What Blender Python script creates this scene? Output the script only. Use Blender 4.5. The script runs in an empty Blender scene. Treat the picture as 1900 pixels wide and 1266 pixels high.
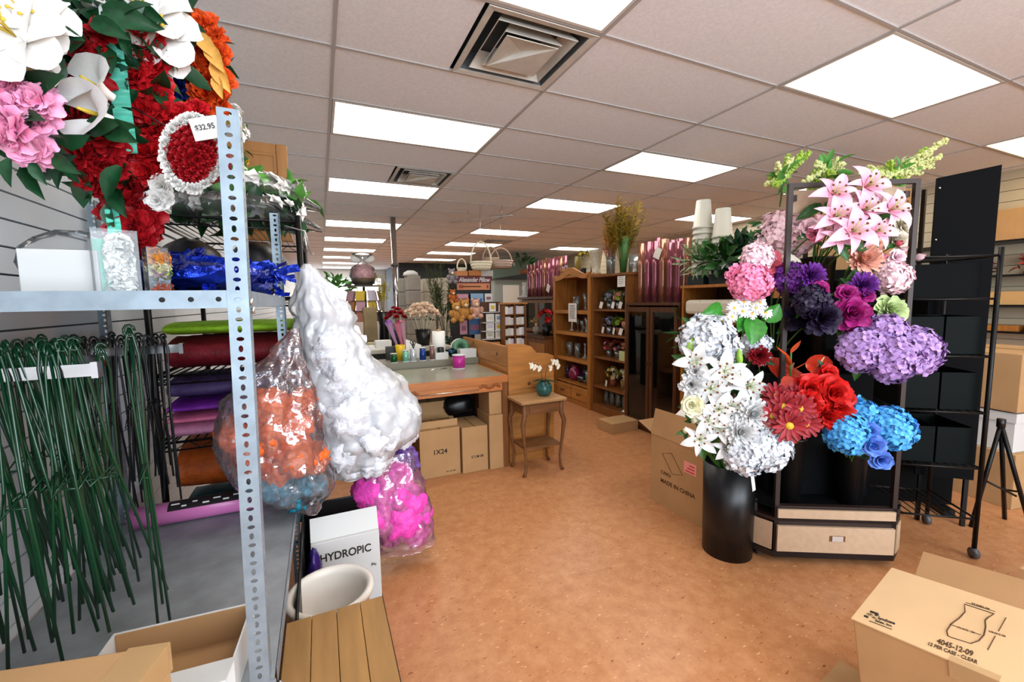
import bpy, math, random
from mathutils import Vector, Matrix, Euler, noise
random.seed(11)
SC = bpy.context.scene
COL = SC.collection
# ---------------------------------------------------------------- camera, world, exposure
FPX = 783.65
YAW, PITCH, ROLL = 0.424158, 0.0950112, -0.0165322
EYE = Vector((0, 0, 1.43))
_d = Vector((math.sin(YAW)*math.cos(PITCH), math.cos(YAW)*math.cos(PITCH), -math.sin(PITCH)))
_r0 = Vector((math.cos(YAW), -math.sin(YAW), 0)); _u0 = _r0.cross(_d)
_r = _r0*math.cos(ROLL) + _u0*math.sin(ROLL); _u = -_r0*math.sin(ROLL) + _u0*math.cos(ROLL)
cam = bpy.data.cameras.new('camera'); cam.sensor_width = 36; cam.lens = FPX/1900*36; cam.clip_start = .02
camo = bpy.data.objects.new('camera', cam); COL.objects.link(camo)
camo.matrix_world = Matrix(((_r.x, _u.x, -_d.x, EYE.x), (_r.y, _u.y, -_d.y, EYE.y), (_r.z, _u.z, -_d.z, EYE.z), (0, 0, 0, 1)))
SC.camera = camo
W = bpy.data.worlds.new('world'); SC.world = W; W.use_nodes = True
W.node_tree.nodes['Background'].inputs[0].default_value = (.75, .87, 1, 1)
W.node_tree.nodes['Background'].inputs[1].default_value = .5
SC.view_settings.view_transform = 'Standard'; SC.view_settings.look = 'None'
SC.view_settings.exposure = -0.1; SC.view_settings.gamma = 1
SC.cycles.use_denoising = True
SC.cycles.max_bounces = 6; SC.cycles.diffuse_bounces = 4; SC.cycles.transparent_max_bounces = 24; SC.cycles.sample_clamp_indirect = 6
SC.cycles.caustics_reflective = False; SC.cycles.caustics_refractive = False
LAMP = 9.0          # radiance of the ceiling diffusers
FRONT_FILL = 285.0         # added cool fill lamp behind the camera, standing in for a flash
ld = bpy.data.lights.new('added_front_fill', 'AREA'); ld.shape = 'RECTANGLE'; ld.size = 4.6; ld.size_y = 1.9
ld.energy = FRONT_FILL; ld.color = (.80, .90, 1)
lo = bpy.data.objects.new('added_front_fill', ld); COL.objects.link(lo)
lo.location = (1.6, -2.9, 1.55); lo.rotation_euler = (math.radians(90), 0, 0)

# ---------------------------------------------------------------- helpers
def ray(u, v): return _d + _r*((u-950)/FPX) - _u*((v-633)/FPX)
def at(u, v, y): w = ray(u, v); return EYE + w*(y/w.y)        # point seen at (u,v) standing at depth y
def atx(u, v, x): w = ray(u, v); return EYE + w*(x/w.x)
def atz(u, v, z): w = ray(u, v); return EYE + w*((z-EYE.z)/w.z)
def hexc(h, a=1):
    h = h.lstrip('#'); c = [int(h[i:i+2], 16)/255 for i in (0, 2, 4)]
    return tuple((x/12.92 if x <= .04045 else ((x+.055)/1.055)**2.4) for x in c) + (a,)
MATS = {}
def mat(name, col='#888888', rough=.5, metal=0, var=0, scale=8, bump=0, bscale=60, trans=0, alpha=1, emit=0,
        ior=1.45, grad=None, spec=.5, stretch=None, sss=0, coat=0, col2=None, detail=4):
    if name in MATS: return MATS[name]
    m = bpy.data.materials.new(name); m.use_nodes = True; nt = m.node_tree; N = nt.nodes; L = nt.links
    p = N['Principled BSDF']; c = hexc(col) if isinstance(col, str) else col
    p.inputs['Base Color'].default_value = c; p.inputs['Roughness'].default_value = rough
    p.inputs['Metallic'].default_value = metal; p.inputs['IOR'].default_value = ior
    p.inputs['Specular IOR Level'].default_value = spec
    p.inputs['Transmission Weight'].default_value = trans; p.inputs['Alpha'].default_value = alpha
    p.inputs['Coat Weight'].default_value = coat
    if sss:
        p.inputs['Subsurface Weight'].default_value = sss; p.inputs['Subsurface Radius'].default_value = (.01, .006, .004)
    if emit:
        p.inputs['Emission Color'].default_value = c; p.inputs['Emission Strength'].default_value = emit
    if var or bump or grad or col2:
        tc = N.new('ShaderNodeTexCoord'); mp = N.new('ShaderNodeMapping'); L.new(tc.outputs['Object'], mp.inputs[0])
        if stretch: mp.inputs['Scale'].default_value = stretch
        src = None
        if var or col2:
            n = N.new('ShaderNodeTexNoise'); n.inputs['Scale'].default_value = scale; n.inputs['Detail'].default_value = detail
            L.new(mp.outputs[0], n.inputs[0])
            r = N.new('ShaderNodeValToRGB'); r.color_ramp.elements[0].position = .32; r.color_ramp.elements[1].position = .68
            if col2:
                a, b = c, hexc(col2)
            else:
                a = tuple(x*(1-var) for x in c[:3])+(1,); b = tuple(min(1, x*(1+var)) for x in c[:3])+(1,)
            r.color_ramp.elements[0].color = a; r.color_ramp.elements[1].color = b
            L.new(n.outputs[0], r.inputs[0]); src = r.outputs[0]
        if grad:                                     # another colour in the middle of the bloom
            g2, rad = grad; ln = N.new('ShaderNodeVectorMath'); ln.operation = 'LENGTH'
            L.new(tc.outputs['Object'], ln.inputs[0])
            dv = N.new('ShaderNodeMath'); dv.operation = 'DIVIDE'; dv.use_clamp = True; dv.inputs[1].default_value = rad
            L.new(ln.outputs['Value'], dv.inputs[0])
            mx = N.new('ShaderNodeMix'); mx.data_type = 'RGBA'; L.new(dv.outputs[0], mx.inputs[0])
            mx.inputs[6].default_value = hexc(g2); mx.inputs[7].default_value = c
            if src: L.new(src, mx.inputs[7])
            src = mx.outputs[2]
        if src: L.new(src, p.inputs['Base Color'])
        if bump:
            n2 = N.new('ShaderNodeTexNoise'); n2.inputs['Scale'].default_value = bscale; n2.inputs['Detail'].default_value = 3
            L.new(mp.outputs[0], n2.inputs[0]); b = N.new('ShaderNodeBump'); b.inputs['Strength'].default_value = bump
            b.inputs['Distance'].default_value = .01
            L.new(n2.outputs[0], b.inputs['Height']); L.new(b.outputs[0], p.inputs['Normal'])
    MATS[name] = m; return m

def film(name, col, dif=.1, gloss=.1, rough=.08, bump=0, bscale=25):
    """thin clear sheet: see-through, a little haze, mirror-like glints"""
    if name in MATS: return MATS[name]
    m = bpy.data.materials.new(name); m.use_nodes = True; nt = m.node_tree; N = nt.nodes; L = nt.links; N.remove(N['Principled BSDF'])
    t = N.new('ShaderNodeBsdfTransparent'); d = N.new('ShaderNodeBsdfDiffuse'); d.inputs[0].default_value = hexc(col); g = N.new('ShaderNodeBsdfGlossy'); g.inputs['Roughness'].default_value = rough
    f = N.new('ShaderNodeFresnel'); f.inputs[0].default_value = 1.45; a = N.new('ShaderNodeMath'); a.inputs[1].default_value = gloss; a.use_clamp = True; L.new(f.outputs[0], a.inputs[0])
    m1 = N.new('ShaderNodeMixShader'); m1.inputs[0].default_value = dif; L.new(t.outputs[0], m1.inputs[1]); L.new(d.outputs[0], m1.inputs[2])
    m2 = N.new('ShaderNodeMixShader'); L.new(a.outputs[0], m2.inputs[0]); L.new(m1.outputs[0], m2.inputs[1]); L.new(g.outputs[0], m2.inputs[2]); L.new(m2.outputs[0], N['Material Output'].inputs[0])
    if bump:
        tc = N.new('ShaderNodeTexCoord'); n = N.new('ShaderNodeTexNoise'); n.inputs['Scale'].default_value = bscale; n.inputs['Detail'].default_value = 2; L.new(tc.outputs['Object'], n.inputs[0])
        b = N.new('ShaderNodeBump'); b.inputs['Strength'].default_value = bump; b.inputs['Distance'].default_value = .02; L.new(n.outputs[0], b.inputs['Height']); L.new(b.outputs[0], g.inputs['Normal'])
    MATS[name] = m; return m

class MB:
    def __init__(s): s.v = []; s.f = []; s.m = []; s.sm = []
    def face(s, idx, mi=0, sm=False): s.f.append(tuple(idx)); s.m.append(mi); s.sm.append(sm)
    def box(s, x0, x1, y0, y1, z0, z1, M=None, mi=0):
        b = len(s.v); P = [Vector((x, y, z)) for z in (z0, z1) for y in (y0, y1) for x in (x0, x1)]
        s.v += [M @ p if M else p for p in P]
        for q in ((0, 2, 3, 1), (4, 5, 7, 6), (0, 1, 5, 4), (2, 6, 7, 3), (0, 4, 6, 2), (1, 3, 7, 5)): s.face([b+i for i in q], mi)
        return s
    def quad(s, a, b, c, d, mi=0):
        n = len(s.v); s.v += [Vector(a), Vector(b), Vector(c), Vector(d)]; s.face((n, n+1, n+2, n+3), mi); return s
    def tube(s, pts, r, n=6, mi=0, caps=True, closed=False):
        pts = [Vector(p) for p in pts]; b = len(s.v); k = len(pts); up = None
        for i, p in enumerate(pts):
            t = (pts[(i+1) % k] - pts[i-1]) if closed else (pts[min(i+1, k-1)] - pts[max(i-1, 0)])
            if t.length < 1e-9: t = Vector((0, 0, 1))
            t.normalize()
            if up is None: up = t.orthogonal()
            up = (up - t*up.dot(t)); up = up.normalized() if up.length > 1e-6 else t.orthogonal().normalized()
            w = t.cross(up); ri = r[i] if isinstance(r, (list, tuple)) else r
            for j in range(n):
                a = 2*math.pi*j/n; s.v.append(p + (up*math.cos(a) + w*math.sin(a))*ri)
        for i in range(k if closed else k-1):
            i2 = (i+1) % k
            for j in range(n): s.face((b+i*n+j, b+i*n+(j+1) % n, b+i2*n+(j+1) % n, b+i2*n+j), mi, True)
        if caps and not closed:
            s.face([b+j for j in range(n)][::-1], mi); s.face([b+(k-1)*n+j for j in range(n)], mi)
        return s
    def lathe(s, prof, n=16, c=(0, 0, 0), mi=0, M=None, smooth=True):
        b = len(s.v); c = Vector(c)
        for r, z in prof:
            for j in range(n):
                a = 2*math.pi*j/n; p = c + Vector((r*math.cos(a), r*math.sin(a), z)); s.v.append(M @ p if M else p)
        for i in range(len(prof)-1):
            for j in range(n): s.face((b+i*n+j, b+i*n+(j+1) % n, b+(i+1)*n+(j+1) % n, b+(i+1)*n+j), mi, smooth)
        if prof[0][0] > 1e-6: s.face([b+j for j in range(n)][::-1], mi)
        if prof[-1][0] > 1e-6: s.face([b+(len(prof)-1)*n+j for j in range(n)], mi)
        return s
    def grid(s, rows, mi=0, sm=True, wrap=False):
        b = len(s.v); n = len(rows[0])
        for r in rows: s.v += [Vector(p) for p in r]
        for i in range(len(rows)-1):
            for j in range(n if wrap else n-1):
                j2 = (j+1) % n; s.face((b+i*n+j, b+i*n+j2, b+(i+1)*n+j2, b+(i+1)*n+j), mi, sm)
        return s
    def prism(s, poly, y0, y1, mi=0, M=None):          # polygon in (x,z), pushed along y
        b = len(s.v); n = len(poly)
        for y in (y0, y1):
            for x, z in poly: p = Vector((x, y, z)); s.v.append(M @ p if M else p)
        s.face([b+i for i in range(n)], mi); s.face([b+n+i for i in range(n)][::-1], mi)
        for i in range(n): j = (i+1) % n; s.face((b+i, b+n+i, b+n+j, b+j), mi)
        return s
    def ball(s, c, r, n=10, m=6, mi=0, sq=(1, 1, 1), jit=0):
        c = Vector(c); rows = []
        for i in range(m+1):
            th = math.pi*i/m; rr = math.sin(th)
            rows.append([c + Vector((r*sq[0]*rr*math.cos(2*math.pi*j/n), r*sq[1]*rr*math.sin(2*math.pi*j/n), r*sq[2]*math.cos(th)))*1
                         + (Vector((random.uniform(-jit, jit), random.uniform(-jit, jit), random.uniform(-jit, jit))) if jit and 0 < i < m else Vector()) for j in range(n)])
        return s.grid(rows[::-1], mi, True, True)
    def mesh(s, name, mats):
        me = bpy.data.meshes.new(name); me.from_pydata([tuple(p) for p in s.v], [], s.f)
        for m in (mats if isinstance(mats, (list, tuple)) else [mats]): me.materials.append(m)
        me.polygons.foreach_set('material_index', s.m); me.polygons.foreach_set('use_smooth', s.sm); me.update(); return me
    def build(s, name, mats, parent=None, loc=(0, 0, 0), rot=None, bevel=0):
        o = link(name, s.mesh(name, mats), parent, loc, rot)
        if bevel:
            b = o.modifiers.new('bevel', 'BEVEL'); b.width = bevel; b.segments = 2; b.limit_method = 'ANGLE'
        return o
def link(name, data, parent=None, loc=(0, 0, 0), rot=None, scale=None):
    o = bpy.data.objects.new(name, data); COL.objects.link(o); o.location = loc
    if rot is not None:
        if isinstance(rot, (int, float)): o.rotation_euler = (0, 0, rot)
        elif hasattr(rot, 'to_euler'): o.rotation_euler = rot.to_euler()
        else: o.rotation_euler = rot
    if scale is not None: o.scale = (scale,)*3 if isinstance(scale, (int, float)) else scale
    if parent: o.parent = parent
    return o
def tag(o, label, cat, group=None):
    o['label'] = label; o['category'] = cat
    if group: o['group'] = group
    return o
def thing(name, label, cat, loc=(0, 0, 0), rot=0, group=None):
    return tag(link(name, None, None, loc, rot), label, cat, group)
def struct(o): o['kind'] = 'structure'; return o
def stuff(o): o['kind'] = 'stuff'; return o
def bx(name, dims, m, parent=None, loc=(0, 0, 0), rot=None, bevel=0):
    return MB().box(*dims).build(name, m, parent, loc, rot, bevel)
def words(txt, size, m, parent, loc, rot, align='CENTER', name='lettering', depth=.0004, shear=0, sx=1, bold=.018):
    c = bpy.data.curves.new(name, 'FONT'); c.body = txt; c.size = size; c.align_x = align; c.align_y = 'CENTER'; c.extrude = depth; c.shear = shear; c.offset = bold*size
    t = bpy.data.objects.new('tmp', c); COL.objects.link(t); bpy.context.view_layer.update()
    me = bpy.data.meshes.new_from_object(t.evaluated_get(bpy.context.evaluated_depsgraph_get())); bpy.data.objects.remove(t)
    me.materials.clear(); me.materials.append(m)
    return link(name, me, parent, loc, rot, (sx, 1, 1))
def rnd(a, b): return random.uniform(a, b)
R = math.radians

# ---------------------------------------------------------------- shared materials
card = mat('cardboard', '#b08a5e', .85, var=.06, scale=6, bump=.05, bscale=200)
card_in = mat('cardboard_inside', '#a07a52', .9, var=.05, scale=6)
tape = mat('packing_tape', '#b98f55', .15, alpha=.75)
ink = mat('black_ink', '#241d18', .8)
inkb = mat('brown_ink', '#4a3018', .8)
white_card = mat('white_card', '#cbccca', .7)
paper = mat('white_paper', '#e6e4de', .8)
black = mat('black_plastic', '#0b0c0e', .35)
blackm = mat('black_metal', '#0d0d0e', .4, .4)
galv = mat('galvanised_steel', '#84939e', .4, .4, var=.14, scale=22)
galv_shelf = mat('scuffed_shelf_steel', '#90979b', .5, .3, var=.22, scale=9, detail=8)
zinc = mat('zinc_bolt', '#c9c9c6', .25, .9)
chrome = mat('chrome', '#c6c6c8', .12, 1)
pine = mat('pine', '#a86c2e', .45, var=.22, scale=5, stretch=(6, 6, .6), bump=.05, bscale=30)
pine_h = mat('pine_rail', '#ad7334', .45, var=.22, scale=5, stretch=(6, .6, 6))
oakw = mat('brown_oak', '#7a4a20', .45, var=.25, scale=5, stretch=(6, 6, .6))
darkw = mat('dark_walnut', '#4e2e17', .4, var=.25, scale=5, stretch=(6, 6, .6))
knotw = mat('knotty_pine', '#b0763a', .45, var=.2, scale=4, stretch=(.7, 5, 5))
pane = film('cabinet_pane', '#303a3a', .06, .04, .02)
clearp = film('clear_plastic', '#dfe6ea', .07, -.02, .12)
polyw = film('poly_bag_film', '#f4f5f8', .34, .03, .16, .3, 24)
polyc = film('thin_clear_bag_film', '#d8c6d2', .10, .13, .07, .35, 22)
leafg = mat('leaf_green', '#27591f', .4, var=.3, scale=14)
leafd = mat('dark_leaf_green', '#123a1c', .38, var=.3, scale=14)
stemg = mat('stem_green', '#3c6b28', .5)

# ---------------------------------------------------------------- the shell
XL, XR, YB, YE, ZC = -.79, 6.9, -3.3, 17.7, 2.738
floor_m = mat('orange_marbled_vinyl', '#b0703f', .32, spec=.45)
nt = floor_m.node_tree; N = nt.nodes; L = nt.links; P = N['Principled BSDF']
tc = N.new('ShaderNodeTexCoord')
n1 = N.new('ShaderNodeTexNoise'); n1.inputs['Scale'].default_value = 14; n1.inputs['Detail'].default_value = 8; n1.inputs['Roughness'].default_value = .7
L.new(tc.outputs['Object'], n1.inputs[0])
r1 = N.new('ShaderNodeValToRGB'); r1.color_ramp.elements[0].position = .3; r1.color_ramp.elements[1].position = .72
r1.color_ramp.elements[0].color = hexc('#a66c42'); r1.color_ramp.elements[1].color = hexc('#c58e62'); L.new(n1.outputs[0], r1.inputs[0])
mp = N.new('ShaderNodeMapping'); mp.inputs['Rotation'].default_value = (0, 0, .6); mp.inputs['Scale'].default_value = (1, 3.2, 1); L.new(tc.outputs['Object'], mp.inputs[0])
n2 = N.new('ShaderNodeTexNoise'); n2.inputs['Scale'].default_value = 26; n2.inputs['Detail'].default_value = 2; L.new(mp.outputs[0], n2.inputs[0])
r2 = N.new('ShaderNodeValToRGB'); r2.color_ramp.elements[0].position = .665; r2.color_ramp.elements[1].position = .72; L.new(n2.outputs[0], r2.inputs[0])
mx = N.new('ShaderNodeMix'); mx.data_type = 'RGBA'; L.new(r2.outputs[0], mx.inputs[0]); L.new(r1.outputs[0], mx.inputs[6]); mx.inputs[7].default_value = hexc('#d8a47c')
mp3 = N.new('ShaderNodeMapping'); mp3.inputs['Rotation'].default_value = (0, 0, -.9); mp3.inputs['Scale'].default_value = (1, 3, 1); L.new(tc.outputs['Object'], mp3.inputs[0])
n3 = N.new('ShaderNodeTexNoise'); n3.inputs['Scale'].default_value = 24; n3.inputs['Detail'].default_value = 2; L.new(mp3.outputs[0], n3.inputs[0])
r3 = N.new('ShaderNodeValToRGB'); r3.color_ramp.elements[0].position = .66; r3.color_ramp.elements[1].position = .74; L.new(n3.outputs[0], r3.inputs[0])
mx2 = N.new('ShaderNodeMix'); mx2.data_type = 'RGBA'; L.new(r3.outputs[0], mx2.inputs[0]); L.new(mx.outputs[2], mx2.inputs[6]); mx2.inputs[7].default_value = hexc('#84491f')
L.new(mx2.outputs[2], P.inputs['Base Color'])
struct(bx('floor', (XL-.1, XR+.1, YB-.1, YE+.1, -.08, 0), floor_m))

tile_m = mat('mineral_tile', '#eff1f5', .95, var=.05, scale=70, bump=.12, bscale=240)
tbar_m = mat('white_tee_bar', '#b5b2b0', .5)
slatp = mat('slatwall_panel', '#d6dde2', .45, var=.03)
ceil = struct(bx('ceiling', (XL-.1, XR+.1, YB-.1, YE+.1, ZC+.16, ZC+.2), mat('plenum', '#6b655f', .9)))
XS = [XL, .136, 1.355, 2.684, 3.976, 5.47, 6.70, XR]
JS = list(range(-10, 24)); YJ = lambda j: 3.063 + .6096*j
lights = {(1, j) for j in (-9, -6, -3, 0, 3, 7, 10, 13, 16, 19, 22)} | {(3, j) for j in (-9, -6, -3, 0, 3, 7, 10, 13, 16)} | {(5, j) for j in (-6, -3, 0, 3, 10)}
vents = {(1, -2), (1, 2), (3, 9)}
for x in XS[1:-1]:
    bx('tee_runner', (x-.009, x+.009, YJ(-10), YJ(24), ZC, ZC+.012), tbar_m, ceil)
for j in range(-10, 25):
    bx('cross_tee', (XL, XR, YJ(j)-.0075, YJ(j)+.0075, ZC+.001, ZC+.013), tbar_m, ceil)
tm = {}
for k in range(7):
    w = XS[k+1]-XS[k]
    tm[k] = MB().box(.006, w-.006, .006, .6036, .007, .022).mesh('ceiling_tile', tile_m)
for j in JS:
    for k in range(7):
        if (k, j) in lights: continue
        if (k, j) in vents:
            bx('ceiling_tile', (.006, XS[k+1]-XS[k]-.616, .006, .6036, .007, .022), tile_m, ceil, (XS[k], YJ(j), ZC)); continue
        link('ceiling_tile', tm[k], ceil, (XS[k], YJ(j), ZC))
diff_m = mat('prismatic_diffuser', '#ffffff', .4, emit=LAMP)
P = diff_m.node_tree.nodes['Principled BSDF']; P.inputs['Emission Color'].default_value = (1, .95, .87, 1)
warm_m = mat('yellowed_diffuser', '#fff0c0', .4, emit=LAMP*.8)
P = warm_m.node_tree.nodes['Principled BSDF']; P.inputs['Emission Color'].default_value = (1, .78, .42, 1)
trof_m = mat('troffer_rim', '#d8d4cc', .4)
colname = {1: 'over the left aisle', 3: 'over the hutches', 5: 'along the right wall'}
for k, j in sorted(lights):
    w = XS[k+1]-XS[k]
    warm = (k, j) == (5, -3)
    sp_ = {(1, -3): 'white glowing troffer directly beside the bent air diffuser', (1, 0): 'white glowing troffer between the two square air diffusers', (1, 3): 'white glowing troffer just past the air diffuser over the desk', (1, 7): 'white glowing troffer that the chrome pole crosses', (3, -3): 'white glowing troffer above the flower cart', (3, 0): 'white glowing troffer above the cellophane rolls and bucket stacks', (3, 3): 'white glowing troffer above the yellow dried grass', (5, -3): 'yellowed fluorescent troffer panel near the right slatwall'}.get((k, j))
    t = thing('ceiling_light', sp_ or 'white glowing fluorescent troffer set in the ceiling grid '+colname[k], 'ceiling light', (XS[k], YJ(j), ZC), 0, None if sp_ else 'fluorescent troffers '+colname[k])
    MB().box(.012, .03, .012, .598, 0, .03).box(w-.03, w-.012, .012, .598, 0, .03).box(.03, w-.03, .012, .03, 0, .03).box(.03, w-.03, .58, .598, 0, .03).build('frame', trof_m, t)
    bx('diffuser', (.03, w-.03, .03, .58, .008, .014), warm_m if warm else diff_m, t)
    bx('housing', (.012, w-.012, .012, .598, .03, .11), trof_m, t)
vent_m = mat('vent_enamel', '#cdc9bf', .5, var=.08, scale=12); ventd = mat('duct_interior', '#565c5f', .6, .2)
def vent(x, y, label, s=.59):
    t = thing('air_diffuser', label, 'vent', (x, y, ZC)); h = s/2
    bx('duct', (-h+.02, h-.02, -h+.02, h-.02, .09, .15), ventd, t)
    def cone(a0, z0, a1, z1, nm, m=vent_m):            # square sloped ring
        b = MB(); q0 = [(-a0, -a0, z0), (a0, -a0, z0), (a0, a0, z0), (-a0, a0, z0)]; q1 = [(-a1, -a1, z1), (a1, -a1, z1), (a1, a1, z1), (-a1, a1, z1)]
        for i in range(4): k = (i+1) % 4; b.quad(q0[i], q0[k], q1[k], q1[i])
        o = b.build(nm, m, t); sd = o.modifiers.new('s', 'SOLIDIFY'); sd.thickness = .004; return o
    cone(h, 0, h-.035, .006, 'rim'); cone(h-.035, .006, h-.06, .09, 'throat', ventd)
    cone(h-.075, .0, h-.125, .075, 'louver'); cone(h-.135, -.004, h-.185, .07, 'louver'); 
    b = MB(); a = h-.15; b.quad((-a, -a, -.012), (a, -a, -.012), (a*.0, 0, .02), (-a, a, -.012)); b.quad((a, -a, -.012), (a, a, -.012), (-a, a, -.012), (0, 0, .02))
    o = b.build('centre_plate', vent_m, t); sd = o.modifiers.new('s', 'SOLIDIFY'); sd.thickness = .004
vent(1.05, YJ(-2)+.305, 'square louvred air diffuser with a bent centre plate beside the first troffer')
vent(1.05, YJ(2)+.305, 'square louvred air diffuser between two troffers over the desk')
vent(3.67, YJ(9)+.305, 'dark square air diffuser far down above the hutch row')

def slatwall(name, x, y0, y1, pitch, face, m, zt=ZC):
    w = struct(bx(name, (min(x, x-face*.1), max(x, x-face*.1), y0, y1, 0, ZC+.1), mat('wall_core_'+name, '#5b6063', .8)))
    n = int(zt/pitch)
    me = MB().box(min(0, face*.016), max(0, face*.016), y0, y1, .003, pitch-.003).mesh('slat', m)
    for i in range(n+1):
        if i*pitch+pitch < zt+.05: link('slat', me, w, (x, 0, i*pitch))
    return w
slatwall('wall_left', XL, YB, YE, .0762, 1, slatp)
slatwall('wall_right', XR, YB, YE, .115, -1, mat('cream_slatwall', '#b7ab92', .5))
dark_wall = mat('slate_paint', '#33393d', .8, var=.05)
struct(bx('wall_back', (2.45, XR, 14.4, 14.5, 0, ZC), dark_wall))
struct(bx('wall_return', (2.45, 2.55, 14.5, YE, 0, ZC), mat('blue_grey_paint', '#6c7a86', .8)))
far = struct(bx('wall_end', (XL, 2.45, YE-.05, YE, 0, ZC), mat('white_paint', '#dcdcd8', .7)))
win = struct(bx('window_1', (-.5, 2.3, YE-.09, YE-.06, .9, 2.45), mat('window_frame', '#cfd2d2', .5)))
wl = mat('daylit_pane', '#ffffff', .3, emit=2.6)
for i in range(3): bx('pane', (-.45+i*.92, .42+i*.92, YE-.1, YE-.085, .96, 2.4), wl, win)
# unseen shop front behind the photographer; its window added for the fill lamp
sf = struct(bx('wall_front', (XL, XR, YB-.1, YB, 0, .5), mat('front_wall_paint', '#b8b4aa', .8)))
bx('lintel', (XL, XR, YB-.1, YB, 2.55, ZC), mat('front_wall_paint'), sf)
wf = struct(MB().box(XL, -.6, YB-.1, YB, .5, 2.55).box(3.9, 4.0, YB-.1, YB, .5, 2.55).box(1.6, 1.66, YB-.08, YB-.02, .5, 2.55).box(6.8, XR, YB-.1, YB, .5, 2.55).build('added_window', mat('aluminium_mullion', '#8f9496', .4, .6)))
for a, b in ((-.6, 1.6), (1.66, 3.9), (4.0, 6.8)): bx('pane', (a, b, YB-.055, YB-.045, .5, 2.55), pane, wf)
# grey stockroom box with a white door and a ledge, far right
rm = mat('pale_grey_paint', '#8f9894', .8); 
struct(MB().box(4.05, 5.6, 10.0, 11.6, 0, 1.98).build('wall_stockroom', rm))
dr = struct(bx('door_1', (4.28, 4.72, 9.955, 10.0, 0, 1.83), mat('door_white', '#d6d4cc', .5)))
bx('door_panel', (4.36, 4.64, 9.945, 9.957, .95, 1.7), mat('door_white'), dr); bx('door_panel', (4.36, 4.64, 9.945, 9.957, .15, .8), mat('door_white'), dr)
MB().ball((4.31, 9.93, .95), .025).build('door_handle', chrome, dr)
struct(MB().prism([(4.0, 1.98), (5.7, 1.98), (5.7, 2.12), (4.9, 2.12)], 9.9, 11.7).build('trim_1', mat('dark_ledge', '#23282a', .6)))
struct(bx('wall_green', (4.9, XR, 12.2, 12.3, 0, ZC), mat('sage_paint', '#8ea393', .8)))
# ---------------------------------------------------------------- flower and plant builders
def petal_rows(L, W, e, k, cup=.25, nu=4, nv=2, p=.8, r0=0, wav=0, tip=.0):
    rows = []; r = r0; z = 0; a = e; s = L/nu
    for i in range(nu+1):
        t = i/nu; w = W*(math.sin(math.pi*min(1, (t*.93+.07))**p)*.98+.02) if p < 1.5 else W*(.22+.78*math.sin(1.5708*min(1, t/.62)))*(1 if t < .7 else math.sqrt(1-.72*((t-.7)/.3)**2))
        row = []
        for j in range(-nv, nv+1):
            q = j/nv; row.append(Vector((r - math.sin(a)*cup*w*q*q*.5, w*q*.5, z + math.cos(a)*cup*w*q*q + (rnd(-wav, wav) if wav and i else 0))))
        rows.append(row); a = e + k*(i+1)/nu
        r += s*math.cos(a); z += s*math.sin(a)
    return rows
def ring(b, n, L, W, e, k, ph=0, z0=0, jit=.06, mi=0, **kw):
    for i in range(n):
        M = Matrix.Translation((0, 0, z0)) @ Matrix.Rotation(ph + 2*math.pi*i/n + rnd(-jit, jit)*2, 4, 'Z')
        b.grid([[M @ p for p in r] for r in petal_rows(L*rnd(.92, 1.08), W, e+rnd(-jit, jit)*2, k, **kw)], mi)
_proto = {}
def proto(key, fn):
    if key not in _proto: _proto[key] = fn()
    return _proto[key]
# every bloom is modelled with an outer radius near 1 and scaled when placed
def rose_mesh(m):
    b = MB(); ring(b, 6, .95, 1.05, R(28), R(-25), 0, -.15, wav=.05, p=2); ring(b, 5, .85, .95, R(48), R(-30), .5, -.1, wav=.04, p=2)
    ring(b, 5, .72, .8, R(66), R(-25), 0, -.05, p=2, wav=.03); ring(b, 4, .62, .6, R(80), R(-10), .4, 0, p=2); ring(b, 3, .55, .4, R(88), R(12), .1, 0, p=2, r0=.03)
    return b.mesh('bloom', m)
def peony_mesh(m):
    b = MB()
    for i, (n, L, e) in enumerate(((8, 1, 8), (9, .95, 26), (8, .88, 44), (8, .8, 60), (7, .7, 74), (5, .6, 86))): ring(b, n, L, .62, R(e), R(-8), i*.7, -.1, wav=.07, p=2, jit=.12, nu=4)
    return b.mesh('bloom', m)
def mum_mesh(m):
    b = MB()
    for i, (n, L, e) in enumerate(((18, 1, 0), (17, .97, 14), (15, .9, 30), (13, .8, 46), (11, .68, 60), (8, .55, 74), (5, .45, 86))): ring(b, n, L, .26, R(e), R(22), i*.3, -.05, cup=.3, nv=1, nu=3, p=2)
    return b.mesh('bloom', m)
def daisy_mesh(m, c):
    b = MB(); ring(b, 15, 1, .3, R(8), R(-10), 0, 0, nv=1, nu=3, p=2); ring(b, 13, .85, .28, R(20), R(-10), .2, .03, nv=1, nu=3, p=2); b.ball((0, 0, .08), .24, 10, 6, 1, (1, 1, .6))
    return b.mesh('bloom', [m, c])
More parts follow.
